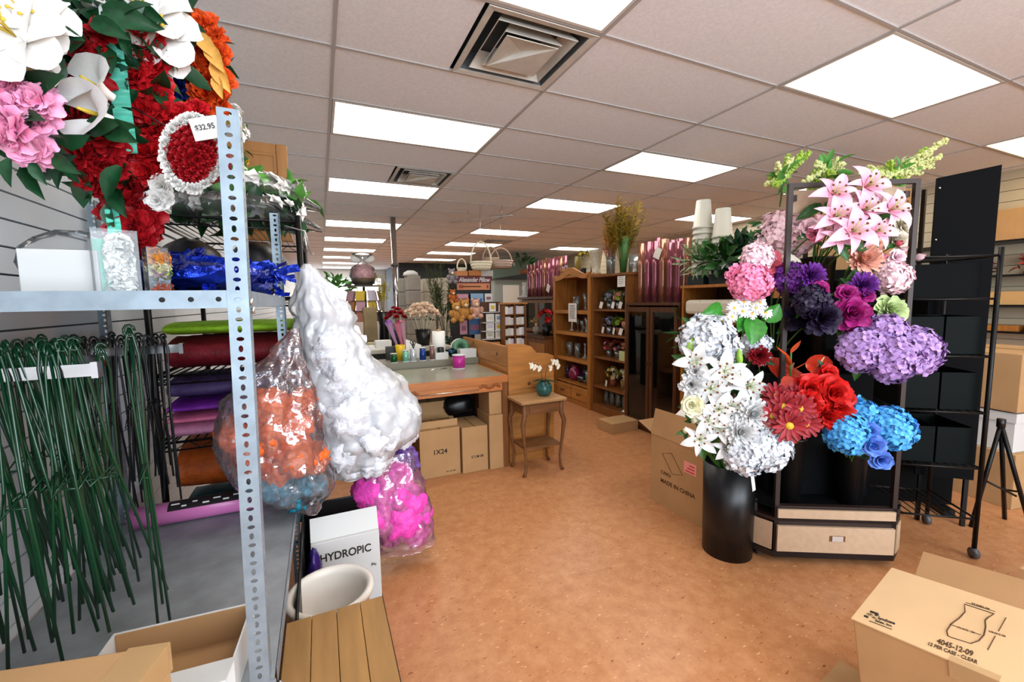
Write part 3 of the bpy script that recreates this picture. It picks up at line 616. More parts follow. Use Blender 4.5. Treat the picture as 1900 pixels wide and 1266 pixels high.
def spool(u, v, w, vt, m, label, y=4.09, z=.862, fl=None):
    p = at(u, v, y); t = thing('ribbon_spool', label, 'spool', (p.x, y, z)); h = max(.04, at(u, vt, y).z - z); r = w*y*.93/FPX/2*1.15
    MB().lathe([(0, .004), (r*.85, .004), (r*.9, h*.5), (r*.78, h), (0, h)], 14).build('thread', m, t)
    MB().lathe([(0, 0), (r, 0), (r, .006), (0, .006)], 14).build('flange', fl or white_card, t); MB().lathe([(0, h), (r*.86, h), (r*.86, h+.006), (0, h+.006)], 14).build('flange', fl or white_card, t)
sp = lambda n, c: mat('spool_'+n, c, .25, .3)
spool(731, 674, 13, 657, sp('green', '#0c4a20'), 'dark green ribbon spool on the grey riser'); spool(753, 674, 12, 651, sp('mint', '#6fb59a'), 'mint green wire spool on the grey riser')
spool(767, 672, 13, 648, sp('silver', '#b6bac0'), 'silver thread spool with scissors standing in it'); spool(785, 672, 13, 646, sp('blue', '#143a7c'), 'royal blue ribbon spool on the grey riser')
spool(802, 669, 10, 642, sp('rosewood', '#7d5d52'), 'thin brown spool beside the white paper roll')
pb = at(850, 684, 3.85); t = thing('ribbon_spool', 'large magenta ribbon spool standing on the desk top', 'spool', (pb.x, 3.82, .80))
MB().lathe([(0, .005), (.058, .005), (.058, .125), (0, .125)], 20).build('ribbon', mat('magenta_satin', '#b5278a', .3), t)
for z in (0, .125): MB().lathe([(0, z), (.064, z), (.064, z+.008), (0, z+.008)], 20).build('flange', white_card, t)
pb = at(767, 648, 4.09); t = thing('scissors', 'black handled scissors standing in the silver spool', 'scissors', (pb.x, 4.09, .985))
for s in (-1, 1): MB().tube([(0, 0, 0), (s*.012, 0, .04), (s*.028, 0, .06), (s*.018, 0, .09), (s*.004, 0, .06), (0, 0, .03)], .005, 5).build('handle', black, t)
pb = at(818, 681, 3.9); t = thing('scissors', 'open steel scissors lying on the desk beside the magenta spool', 'scissors', (pb.x-.05, 3.86, .803), .3)
for s in (-1, 1): MB().tube([(.1, s*.02, 0), (.0, 0, .002), (-.07, -s*.012, 0)], .004, 5).build('blade', zinc, t)
pb = at(814, 645, 4.25); t = thing('paper_roll', 'upright white roll of wrapping paper on the grey riser', 'paper roll', (pb.x, 4.24, .862))
MB().lathe([(0, 0), (.065, 0), (.065, .27), (.02, .27), (.02, .25), (0, .25)], 18).build('paper', paper, t); MB().lathe([(0, .25), (.018, .25), (.018, .29), (0, .29)], 10).build('core', card, t)
def openbox(name, label, cat, loc, sx, sy, sz, m, m_in=None, rot=0, group=None, th=.004, bottom=True):
    t = thing(name, label, cat, loc, rot, group)
    for nm, d in (('wall', (0, sx, 0, th, 0, sz)), ('wall', (0, sx, sy-th, sy, 0, sz)), ('wall', (0, th, th, sy-th, 0, sz)), ('wall', (sx-th, sx, th, sy-th, 0, sz))): bx(nm, d, m, t)
    if bottom: bx('bottom', (th, sx-th, th, sy-th, 0, th), m_in or m, t)
    return t
pb = at(808, 669, 4.08); openbox('white_tray', 'small white open box holding a black cup on the riser', 'box', (pb.x, 4.07, .862), .13, .09, .07, white_card)
vessel('cup', hollow(.03, .036, .11), black, (pb.x+.065, 4.115, .868), 'black cup standing in the small white box', 'cup')
pb = Vector((1.265, 0, 0)); openbox('white_tray', 'white open tray of odds and ends at the settle end of the riser', 'tray', (pb.x, 4.07, .862), .17, .1, .085, white_card)
t = thing('tape_reel', 'green and white reel of floral tape leaning behind the white tray', 'reel', (pb.x+.06, 4.24, .865)); M = Matrix.Rotation(R(80), 4, 'X')
MB().lathe([(.04, -.03), (.09, -.03), (.09, .03), (.04, .03), (.04, -.03)], 20, M=M, c=(0, .085, 0)).build('tape', mat('tape_green', '#4f7d5e', .4), t); MB().lathe([(.085, -.035), (.1, -.035), (.1, -.028), (.085, -.028), (.085, -.035)], 20, M=M, c=(0, .085, 0)).build('rim', white_card, t)
pb = at(838, 667, 4.15); t = thing('foil_roll', 'crumpled dark blue foil bundle between the two white boxes', 'foil', (pb.x+.02, 4.2, .862)); MB().ball((0.0, 0, .05), .05, 14, 8, 0, (1.1, .8, .9), jit=.006).build('foil', mat('blue_foil_dark', '#16303f', .2, .7), t)
vessel('tumbler', hollow(.035, .048, .15), mat('yellow_plastic', '#d9b21a', .4), (at(743, 662, 4.25).x, 4.25, .862), 'yellow plastic tumbler among the spools', 'cup')
t = thing('card_stand', 'white folded display card behind the silver spool', 'card', (at(765, 650, 4.3).x, 4.32, .862), .1); MB().prism([(-.06, 0), (.1, 0), (.1, .13), (-.06, .2)], 0, .004).build('sheet', paper, t)
for u, c, lb in ((733, '#20201e', 'black bag clip box behind the dark green spool'),): tag(bx('clip_box', (-.06, .06, -.04, .04, 0, .13), mat('clip_black', c, .5), None, (at(u, 655, 4.3).x-.02, 4.35, .862)), lb, 'box')
# cartons under and beside the desk
def carton(name, label, x0, x1, y0, y1, z0, z1, m=card, tp=True, txt=(), flaps=False, rot=0):
    t = thing(name, label, 'carton', (x0, y0, z0), rot); w, d, h = x1-x0, y1-y0, z1-z0
    bx('body', (0, w, 0, d, 0, h), m, t, bevel=.003)
    if tp: bx('tape', (w*.46, w*.54, -.001, d, h, h+.0012), tape, t)
    if flaps: bx('flap', (0, w, 0, .004, h, h+.06), m, t, rot=(R(-8), 0, 0))
    for s, size, px, pz in txt: words(s, size, ink, t, (px, -.0012, pz), (R(90), 0, 0))
    return t
carton('carton', 'large brown carton printed 1X24 under the desk', .665, 1.0, 3.30, 3.62, 0, .40, txt=(('1X24', .055, .165, .21), ('30 x 24 CM', .016, .25, .035)), flaps=True)
carton('carton', 'smaller taped brown carton between the 1X24 carton and the tall cartons', 1.01, 1.235, 3.27, 3.6, 0, .39, txt=(('S.Y.M 08', .03, .13, .13),))
carton('carton', 'tall narrow brown carton at the settle end of the desk', 1.245, 1.37, 3.25, 3.55, 0, .47)
carton('carton', 'brown carton resting on the tall narrow carton', 1.255, 1.37, 3.27, 3.53, .4712, .665, tp=False)
carton('carton', 'long brown carton lying behind the 1X24 carton', .62, 1.05, 3.64, 3.86, 0, .55)
t = thing('plastic_sack', 'crumpled black plastic sack stuffed under the desk', 'bag', (1.1, 3.62, .392)); MB().ball((0, .03, .1), .1, 14, 8, 0, (1.5, .9, 1), jit=.015).build('sack', black, t)
# pine settle
st = thing('pine_settle', 'knotty pine settle with stepped end panel beside the desk', 'bench', (1.45, 3.30, 0))
endp = [(0, .0), (.45, 0), (.45, .93), (.40, .95), (.28, .965), (.22, 1.02), (.14, 1.05), (0, 1.055)]
MB().prism([(0.05, .66), (.42, .66), (.42, .05), (.05, .05)], .01, .025).build('end_panel', knotw, st)
MB().prism([(0, .66), (.45, .66), (.45, .93), (.40, .95), (.28, .965), (.22, 1.03), (.14, 1.055), (0, 1.06)], 0, .03).build('crest_board', knotw, st)
bx('stile', (0, .05, 0, .035, 0, .66), knotw, st); bx('stile', (.40, .45, 0, .035, 0, .66), knotw, st); bx('rail', (.05, .40, 0, .03, .0, .07), knotw, st)
for i in range(4): bx('back_board', (0, .025, .035, 1.25, .32+i*.18, .32+i*.18+.176), mat('pine_board', '#a9713a', .45, var=.22, scale=4, stretch=(5, .6, 5)), st)
bx('seat', (.025, .45, .035, 1.25, .40, .43), knotw, st); bx('far_end', (.0, .45, 1.25, 1.28, 0, .95), knotw, st)
for y, z in ((.25, .95), (.6, .75), (.9, 1.0)): MB().lathe([(0, 0), (.018, 0), (.016, .0012), (0, .0012)], 12, M=Matrix.Translation((-.0005, y, z)) @ Matrix.Rotation(R(-90), 4, 'Y')).build('knot', mat('knot_brown', '#5a3212', .5), st)
MB().lathe([(0, 0), (.016, 0), (.016, .0012), (0, .0012)], 12, M=Matrix.Translation((.2, -.0002, .70)) @ Matrix.Rotation(R(90), 4, 'X')).build('knot', mat('knot_brown'), st)
# small side table with cabriole legs
tb = thing('side_table', 'small wooden side table with cabriole legs and a lower shelf', 'table', (1.62, 3.11, 0)); tw = mat('worn_brown_wood', '#6f4726', .5, var=.25, scale=6, stretch=(.8, 5, 5)); ttop = mat('worn_table_top', '#a07a50', .5, var=.2, scale=5, stretch=(.8, 5, 5))
MB().prism([(-.21, -.15), (.21, -.15), (.21, .15), (-.21, .15)], 0, .022, M=Matrix.Rotation(R(90), 4, 'X')).build('top', ttop, tb, (0, 0, .60), bevel=.004)
for y in (-.125, .108): bx('apron', (-.17, .17, y, y+.017, .51, .60), tw, tb)
for x in (-.178, .161): bx('apron', (x, x+.017, -.11, .11, .51, .60), tw, tb)
dw = bx('drawer', (-.13, .13, -.131, -.12, .525, .59), tw, tb)
for sx in (-1, 1):
    for sy in (-1, 1):
        px, py = sx*.17, sy*.118
        MB().tube([(px, py, .60), (px, py, .5), (px+sx*.022, py+sy*.012, .43), (px+sx*.01, py+sy*.006, .3), (px-sx*.012, py-sy*.004, .12), (px-sx*.006, py, .04), (px+sx*.012, py+sy*.006, .0)], [.022, .022, .02, .014, .011, .012, .017], 8).build('leg', tw, tb)
bx('lower_shelf', (-.165, .165, -.115, .115, .215, .235), tw, tb)
# orchid
op = thing('orchid', 'white moth orchid in a teal glazed pot on the side table', 'plant', (1.70, 3.12, .622))
MB().lathe([(0, 0), (.045, 0), (.068, .035), (.072, .065), (.06, .1), (.048, .115), (.052, .125), (.044, .125), (.04, .11), (0, .1)], 18).build('pot', mat('teal_glaze', '#2c5a58', .15, var=.35, scale=50), op)
for i in range(7): link('leaf', proto('orl', lambda: leaf_mesh(leafd, .28, -1.2, .6)), op, (0, 0, .115), (0, 0, i*.9), .12)
orc = mat('orchid_white', '#ece9d8', .5, grad=('#d9b85a', .25))
for sx, hh, hp in ((-.1, .30, [(-.13, -.02, .27), (-.1, -.02, .255), (-.055, -.02, .24)]), (.085, .32, [(.075, -.02, .285), (.11, -.02, .28), (.05, -.02, .235), (.125, -.02, .245)])):
    MB().tube([(sx*.1, 0, .11), (sx*.25, 0, .2), (sx*.55, 0, .27), (sx*1.0, -.01, .285), (sx*1.25, -.02, .26)], .0028, 5).build('flower_stem', mat('orchid_stem', '#4c3a1c', .5), op)
    for x, y, z in hp:
        link('blossom', proto('orcb', lambda: (lambda b: (ring(b, 3, 1, .7, .2, -.2, 0, 0, p=.7), ring(b, 2, 1, 1.05, .2, -.2, 1.2, .05, p=.7), b.ball((0, 0, .1), .15), b.mesh('blossom', orc))[-1])(MB())), op, (x, y, z), quat((rnd(-.3, .3), -1, .1)), .03)
# ---------------------------------------------------------------- counter and displays beyond the desk
cnt = thing('sales_counter', 'dark sales counter beyond the desk, black front and pale top', 'counter', (-.35, 4.95, 0))
bx('body', (0, 1.75, 0, .55, 0, .86), mat('black_laminate', '#15181a', .5), cnt); bx('top', (-.03, 1.78, -.03, .58, .86, .90), mat('pale_laminate', '#b9b4a4', .4), cnt)
def onc(u, v, y, z=.90): p = at(u, v, y); return (p.x, y, z)
potted_c = mat('peach_carnation', '#ecd2b8', .7, var=.15, scale=30); redb = mat('berry_red', '#a01018', .5, var=.25, scale=30)
def pick_bucket(loc, h, n, spread, m, label, top, bm, s=.03, kind='carn', lean=0):
    t = thing('flower_bucket', label, 'flower bucket', loc)
    MB().lathe(hollow(.075, .1, h, .004), 16).build('bucket', bm, t); st = MB(); 
    for i in range(n):
        a = 2.4*i; q = spread*math.sqrt((i+.5)/n); p = Vector((math.cos(a)*q+lean, math.sin(a)*q*.7, top*(1-.25*(q/spread)**2)*rnd(.95, 1.03)))
        st.tube([(p.x*.25, p.y*.25, h*.5), p], .003, 4)
        me = proto((kind, m.name), lambda: carn_mesh(m) if kind == 'carn' else rose_mesh(m))
        link('bloom', me, t, p, quat((p.x*1.5, p.y*1.5-.1, .4)), s*rnd(.9, 1.15))
    st.build('stems', mat('pale_stem', '#c9c3a4', .6), t); return t
wrapm = mat('wrapped_cone', '#c39aa8', .2, alpha=.9)
pick_bucket(onc(786, 645, 5.2), .20, 22, .19, potted_c, 'black bucket of cream and peach carnation picks on the counter', .50, black, .06)
pick_bucket(onc(738, 640, 5.25), .22, 20, .12, redb, 'dark bucket of red berry blooms beside the carnation picks', .46, mat('dark_glass_bucket', '#22282a', .2), .04, 'rose')
def cone_wrap(u, v, y, lean, m, label, bm):
    t = thing('wrapped_bouquet', label, 'bouquet', onc(u, v, y), 0)
    b = MB(); n = 12
    rows = [[Vector((math.cos(6.283*j/n)*r + lean*h, math.sin(6.283*j/n)*r, h)) for j in range(n)] for r, h in ((.012, 0), (.02, .12), (.035, .26), (.045, .29))]
    b.grid(rows, wrap=True).build('paper_cone', m, t); blossoms(t, (lean*.29, 0, .29), .035, 6, .025, bm, 'blooms')
cone_wrap(738, 635, 5.02, -.32, mat('lilac_wrap', '#b48ab2', .3), 'lilac paper cone bouquet leaning out over the counter', mat('lilac_bloom', '#b06ac0', .6)); cone_wrap(747, 636, 4.99, -.2, mat('rose_wrap', '#c46f84', .3), 'rose pink paper cone bouquet in front of the red berries', mat('rose_bloom', '#a83a58', .6)); cone_wrap(752, 637, 5.08, -.1, wrapm, 'pale striped paper cone bouquet next to the rose pink cone', cols['pink'])
t = carton('counter_box', 'cream cash box shaped carton on the near end of the counter', onc(697, 640, 5.0)[0], onc(726, 640, 5.0)[0], 4.97, 5.12, .90, 1.0, paper, tp=False)
for i in range(3): tag(bx('paper_stack', (-.16, .16, -.1, .1, 0, .012), paper, None, (onc(680, 650, 4.9)[0]-.02*i, 5.06+.02*i, .90+.0125*i), .1*i), 'loose white papers piled on the counter', 'paper', 'papers on the counter')
bowl = vessel('shell_bowl', PROF['bowl'](.08, .06), mat('shell_cream', '#b6ab84', .5), onc(690, 620, 5.3), 'cream shell bowl on the counter behind the cash box carton', 'bowl')
# grey riser counter further back: black table with tan gift bag
t2 = thing('display_table', 'low black display table behind the counter', 'table', (-.1, 6.0, 0)); bx('top', (0, .95, 0, .7, .84, .9), black, t2)
for x in (0.03, .87):
    for y in (.03, .62): bx('leg', (x, x+.05, y, y+.05, 0, .84), black, t2)
def bag(u0, v0, u1, v1, y, m, label, name='gift_bag', z=None):
    a, b = at(u0, v0, y), at(u1, v1, y); zz = b.z if z is None else z; w = b.x-a.x; h = a.z-zz; t = thing(name, label, 'bag', ((a.x+b.x)/2, y, zz))
    MB().prism([(-w/2, 0), (w/2, 0), (w*.46, h*.5), (w/2, h*.92), (-w/2, h*.92), (-w*.46, h*.5)], -.06, .06).build('bag_body', m, t, bevel=.01)
    MB().tube([(-w*.25, -.05, h*.9), (-w*.2, -.05, h*1.05), (w*.2, -.05, h*1.05), (w*.25, -.05, h*.9)], .006, 6).build('handle', m, t); return t
bag(672, 565, 700, 608, 6.2, mat('tan_burlap', '#8c7a58', .8, var=.15), 'tan burlap bag standing on the black display table', z=.9)
vessel('urn', PROF['round vase'](.1, .18), mat('bronze_urn', '#5a3d24', .5), (at(655, 610, 6.2).x, 6.2, .9), 'bronze round urn half behind the white hanging bag', 'urn')
# card spinner with basket on top
cardcols = [mat('card_%d' % i, c, .6) for i, c in enumerate(('#d6b53a', '#b9c2a8', '#c79aa6', '#d8d2c2', '#b8765e', '#8fa7bf', '#cfc6d6', '#a9b48a'))]
def spinner(name, label, x, y, z0, z1, r, rows, cols_, cw, ch, cm, base_m, cap=None):
    t = thing(name, label, 'card rack', (x, y, 0)); MB().tube([(0, 0, .02), (0, 0, z1)], .018, 8).build('pole', base_m, t)
    for i in range(3): a = i*2.09+.5; MB().tube([(0, 0, .05), (math.cos(a)*.3, math.sin(a)*.3, .01)], .014, 6).build('foot', base_m, t)
    k = 0
    for j in range(rows):
        z = z0+(z1-z0-.06)*j/rows
        MB().tube([(math.cos(6.283*i/12)*r, math.sin(6.283*i/12)*r, z) for i in range(12)], .006, 4, closed=True).build('rack_ring', base_m, t)
        for i in range(cols_):
            a = 6.283*i/cols_ + .2; M = Matrix.Translation((math.cos(a)*r, math.sin(a)*r, z)) @ Matrix.Rotation(a+R(90), 4, 'Z') @ Matrix.Rotation(R(-12), 4, 'X')
            MB().box(-cw/2, cw/2, -.004, .004, 0, ch*rnd(.9, 1.02), M=M).build('card', cm[(k*5+j+i) % len(cm)], t); k += 1
    return t
p = at(675, 535, 6.9); spinner('card_spinner', 'black wire spinner of greeting cards under the pink wrapped basket', p.x, 6.9, 1.16, 1.68, .26, 3, 9, .13, .16, cardcols, blackm)
t = thing('wrapped_basket', 'pink gift basket wrapped in clear film on top of the card spinner', 'basket', (p.x, 6.9, 1.70)); 
bx('shelf_plate', (-.28, .28, -.2, .2, -.012, 0), blackm, t); MB().lathe([(0, 0), (.13, 0), (.17, .11), (0, .11)], 14).build('basket', basket, t); MB().ball((0, 0, .18), .16, 12, 8, 0, (1, 1, .9), jit=.01).build('filling', mat('dusty_pink', '#d09a9e', .6, var=.3, scale=20), t)
MB().lathe([(.16, .02), (.2, .15), (.17, .27), (.04, .36), (.14, .46), (.16, .48)], 14).build('film', clearp, t)
for s_ in (-1, 1): MB().ball((s_*.09, -.02, .4), .07, 10, 6, 0, (1.3, .6, .9), jit=.008).build('bow_loop', paper, t)
potted('money_plant', (at(622, 560, 7.4).x, 7.4, 1.2), .1, .2, black, 'leafy green plant in a black pot on the pedestal near the window', 'plant', None, .26, 50, .16, mat('bright_leaf', '#4f8f3a', .4, var=.3), fz=.45)
tag(bx('pedestal', (-.15, .15, -.15, .15, 0, 1.2), white_card, None, (at(622, 560, 7.4).x, 7.4, 0)), 'plain white pedestal under the leafy plant near the window', 'pedestal')
# chrome pole
pl = thing('support_pole', 'polished chrome support pole running up to the ceiling', 'pole', (1.10, 6.85, 0)); MB().tube([(0, 0, 0), (0, 0, ZC)], .042, 16).build('tube', chrome, pl)
for z in (.0, 2.0): MB().lathe([(0, z), (.06, z), (.06, z+.03), (0, z+.03)], 16).build('collar', mat('dull_steel', '#6f6a60', .4, .8), pl)
# tall dark vase of yellow forsythia
t = thing('forsythia_vase', 'tall dark floor vase of yellow forsythia next to the chrome pole', 'vase', (at(712, 600, 6.4).x, 6.4, 0)); MB().lathe([(0, 0), (.1, 0), (.09, .6), (.06, 1.1), (.09, 1.3), (.08, 1.3), (0, 1.1)], 14).build('vase', black, t); plumes(t, 16, .3, .62, .14, mat('forsythia', '#a9971f', .8, var=.3), 'branches', (0, 0, 1.2), k=34)
# stacks of pale foam blocks
foam = mat('grey_foam_block', '#9b988e', .8, var=.08, scale=8); foam2 = mat('pale_foam_block', '#bcb8a8', .8, var=.08, scale=8)
n = 0
for u0, u1, y, zt, m, where in ((741, 756, 8.37, 1.9, foam, 'narrow'), (758, 782, 8.0, 1.93, foam, 'front'), (787, 808, 8.4, 1.9, foam2, 'middle'), (812, 834, 8.4, 1.92, foam2, 'end')):
    x0, x1 = at(u0, 560, y).x, at(u1, 560, y).x; k = 7
    for i in range(k):
        o = MB().box(0, x1-x0, 0, .34, .004, zt/k-.004).build('foam_block', m, None, (x0, y, zt*i/k), bevel=.01)
        tag(o, f'{"grey" if m is foam else "pale"} foam block in the {where} tall stack against the dark wall', 'block', f'foam blocks, {where} stack')
t = thing('foam_dome', 'white foam dome resting on the grey foam stack', 'foam', (at(765, 510, 8.0).x, 8.15, 1.93)); MB().lathe([(0, 0), (.15, 0), (.13, .06), (.06, .1), (0, .1)], 14).build('dome', white_card, t)
# peacock grasses in a floor vase
t = thing('grass_vase', 'tall floor vase of wispy green grasses before the foam stacks', 'vase', (at(826, 600, 6.3).x, 6.3, 0)); MB().lathe([(0, 0), (.1, 0), (.13, .4), (.07, .8), (.1, .9), (.09, .9), (0, .5)], 14).build('vase', mat('green_glass_vase', '#27402c', .2), t); gg = mat('wispy_green', '#3d4a1e', .8, var=.3)
plumes(t, 26, .7, 1.3, .3, gg, 'grasses', (0, 0, .8), .05, 30); foliage(t, (0, 0, 1.1), .28, 40, .2, leafd, W=.12, up=.8)
# gift spinner with plush toys, hanging cards and signs
gx = at(880, 560, 5.6).x
g = thing('gift_stand', 'gift stand with red lettered sign above hanging blue and pink cards', 'display stand', (gx, 5.7, 0))
MB().tube([(0, 0, 0), (0, 0, 1.9)], .02, 8).build('pole', blackm, g); MB().lathe([(0, 0), (.3, 0), (.3, .02), (.03, .05), (0, .05)], 16).build('base', blackm, g)
def gp(u, v): q = at(u, v, 5.55); return q.x-gx, q.z
def gquad(name, u0, v0, u1, v1, m, dy=0, th=.012):
    x0, z1 = gp(u0, v0); x1, z0 = gp(u1, v1); return bx(name, (x0, x1, -.15+dy, -.15+dy+th, z0, z1), m, g)
gquad('back_board', 848, 512, 913, 560, black, .03)
sg = gquad('red_sign', 848, 513, 911, 526, mat('burgundy_sign', '#5c1420', .5)); x0, z1 = gp(848, 513); x1, z0 = gp(911, 526)
words('Alexander Pillow', .085, white_card, sg, ((x0+x1)/2, -.152, (z0+z1)/2), (R(90), 0, 0), shear=.3, sx=.76)
sg2 = gquad('orange_sign', 848, 526, 909, 538, mat('peach_sign', '#c07d54', .6)); bx('printed_line', (gp(858, 530)[0], gp(892, 530)[0], -.1515, -.1505, gp(870, 533)[1], gp(870, 531)[1]), inkb, sg2)
for u in (852, 856, 903): bx('stamp', (gp(u, 530)[0], gp(u+3, 530)[0], -.1515, -.1505, gp(870, 535)[1], gp(870, 529)[1]), mat('stamp_red', '#8a2a22', .6), sg2)
gquad('header_box', 848, 503, 868, 512, mat('orange_box', '#b87440', .6), 0, .15); gquad('header_box', 870, 502, 893, 512, mat('orange_box2', '#a8672c', .6), .0, .15); gquad('header_box', 893, 502, 915, 513, mat('grey_box', '#a4a09a', .6), .0, .15)
pc, bc, bd = mat('pink_pack', '#c08a98', .4), mat('blue_pack', '#7fa0bd', .4), mat('navy_pack', '#3f618e', .4)
for u0, v0, u1, v1, m in ((846, 546, 868, 565, pc), (872, 545, 896, 568, bc), (898, 545, 912, 560, white_card), (852, 595, 866, 620, pc), (869, 592, 890, 620, bd), (842, 566, 852, 580, cols['cream']), (855, 575, 868, 592, pc)):
    k = gquad('hanging_card', u0, v0, u1, v1, m, -.03, .01); bx('print', (gp(u0+3, v0)[0], gp(u1-3, v0)[0], -.183, -.18, gp(u0, v0+(v1-v0)*.75)[1], gp(u0, v0+(v1-v0)*.4)[1]), bd if m is bc else mat('pack_tint', '#8d5868', .5), k)
plush1, plush2 = mat('tan_plush', '#b5803f', .95, var=.15, scale=40, bump=.3, bscale=150), mat('pink_plush', '#c99c88', .95, var=.15, scale=40, bump=.3, bscale=150)
def teddy(u, v, y, s, m, label):
    p = at(u, v, y); t = thing('teddy_bear', label, 'plush toy', p); MB().ball((0, 0, 0), .07*s, 12, 8, 0, (1, .9, 1.1)).build('body', m, t); h = MB().ball((0, -.02*s, .1*s), .055*s, 12, 8).build('head', m, t)
    for x in (-1, 1):
        MB().ball((x*.042*s, -.01*s, .15*s), .02*s, 8, 5).build('ear', m, t); MB().ball((x*.07*s, -.04*s, .02*s), .03*s, 8, 5, 0, (1, 1, 1.4)).build('arm', m, t); MB().ball((x*.05*s, -.06*s, -.06*s), .035*s, 8, 5, 0, (1, 1.3, 1)).build('leg', m, t)
    MB().ball((0, -.07*s, .085*s), .024*s, 8, 5).build('muzzle', mat('cream_plush', '#dcc6a2', .95), h)
    for x in (-1, 1): MB().ball((x*.02*s, -.068*s, .115*s), .006*s, 6, 4).build('eye', black, h)
    MB().tube([(0, .05, .02), (0, .16, .06)], .004, 4).build('hanging_loop', blackm, t)
teddy(846, 585, 5.4, 1.1, plush1, 'tan teddy bear hanging at the left of the gift stand'); teddy(862, 580, 5.4, 1.1, plush1, 'tan teddy bear hanging between two other bears on the gift stand'); teddy(882, 578, 5.4, 1.05, plush2, 'pinkish teddy bear hanging beside the tan bears on the gift stand'); teddy(840, 553, 5.5, .7, mat('orange_plush', '#a85a26', .9), 'small orange plush animal high on the gift stand')
teddy(838, 517, 5.5, .8, mat('grey_plush', '#7a7274', .9), 'grey plush toy beside the burgundy sign')
cream = mat('cream_wicker', '#d8d0b4', .7, var=.1, scale=60)
def basket_thing(u, v, y, r, h, hh, m, label, wire=False):
    p = at(u, v, y); t = thing('basket', label, 'basket', p); MB().lathe(hollow(r*.8, r, h, .006), 14).build('bowl', m, t)
    for i in range(3): MB().tube([(math.cos(6.283*j/16)*(r*(.84+.07*i)), math.sin(6.283*j/16)*(r*(.84+.07*i)), h*(.25+.3*i)) for j in range(16)], .006, 4, closed=True).build('weave_band', m, t)
    MB().tube([(math.cos(math.pi*j/10)*r*.95, 0, h*.8+math.sin(math.pi*j/10)*hh) for j in range(11)], .010, 6).build('handle', m, t)
    if wire: MB().tube([(0, 0, h*.8+hh), (0, 0, ZC-p.z-.002)], .003, 4).build('hanging_wire', zinc, t)
    return t
basket_thing(857, 504, 5.6, .07, .05, .13, cream, 'small cream handled basket on the header boxes'); basket_thing(893, 502, 5.62, .16, .12, .30, cream, 'large cream arched basket above the burgundy sign', True)
basket_thing(930, 498, 5.7, .18, .11, .2, mat('pinkish_wicker', '#b79d8c', .7), 'pale pinkish shallow basket hanging from a wire', True); basket_thing(911, 497, 6.2, .14, .15, .2, mat('pinkish_wicker'), 'deep pinkish basket hanging behind the shallow one', True)
rl = thing('ceiling_rail', 'thin white rail hung under the ceiling for the baskets', 'rail', (at(905, 470, 5.7).x, 5.7, 2.6)); MB().tube([(-.4, .5, .0), (.25, -.3, .0)], .006, 6).build('bar', tbar_m, rl); MB().tube([(-.2, .25, 0), (-.2, .25, ZC-2.6)], .004, 4).build('hanger', zinc, rl); MB().tube([(.15, -.18, 0), (.15, -.18, ZC-2.6)], .004, 4).build('hanger', zinc, rl)
# white card rack and wooden card rack
wr = thing('card_stand', 'low white stepped rack of pale greeting cards beside the gift stand', 'card rack', (at(906, 640, 5.3).x, 5.35, 0)); bx('panel', (-.06, .23, .06, .08, 0, 1.42), mat('brown_panel', '#4a2c18', .6), wr)
for i, (v0, v1) in enumerate(((563, 578), (583, 597), (599, 613), (614, 628))):
    for j, (u0, u1) in enumerate(((902, 917), (919, 933))):
        a, b = at(u0+ (6 if i == 0 else 0), v0, 5.35), at(u1 + (0 if i else 3), v1, 5.35); k = bx('card', (a.x-wr.location.x, b.x-wr.location.x, 0, .008, b.z, a.z), paper, wr); bx('print', (a.x-wr.location.x+.02, b.x-wr.location.x-.02, -.001, 0, b.z+.03, a.z-.03), cardcols[(i*3+j*2) % 8], k)
    bx('ledge', (-.06, .23, -.02, .06, at(906, v1+1, 5.35).z-.012, at(906, v1+1, 5.35).z-.002), white_card, wr)
p0, p1 = at(935, 565, 5.18), at(977, 645, 5.18); wd = thing('card_cabinet', 'wooden pigeonhole rack filled with small pale cards', 'card rack', (p0.x, 5.18, 0)); w = p1.x-p0.x; zt = p0.z
for x in (0, w/2-.008, w-.016): bx('upright', (x, x+.016, 0, .14, 0, zt), oakw, wd)
bx('cap', (-.02, w+.02, -.01, .16, zt, zt+.02), pine_h, wd); bx('back', (0, w, .13, .14, 0, zt), oakw, wd)
for i in range(9):
    z = zt-.145*(i+1); bx('shelf', (.016, w-.016, 0, .13, z, z+.012), oakw, wd)
    for j in range(2):
        for q in range(3):
            x = .022+j*w/2+q*(w/2-.03)/3; MB().box(x, x+(w/2-.036)/3, .02+.01*q, .045+.01*q, z+.012, z+.012+rnd(.085, .11)).build('card', [paper, cardcols[6], cardcols[3], white_card][(i+j+q) % 4], wd)
# folded white paper heap by the settle and small plant near the stockroom
t = thing('tissue_heap', 'crumpled white tissue paper on the settle seat', 'paper', (1.68, 3.9, .432)); MB().ball((0, 0, .2), .2, 16, 10, 0, (.7, .9, 1), jit=.02).build('tissue', paper, t)
potted('silk_arrangement', (5.2, 10.6, 2.12), .14, .16, terra, 'leafy arrangement with white blooms on the stockroom ledge', 'arrangement', None, .28, 26, .18, leafg, ((cols['white'], 8, .07),))
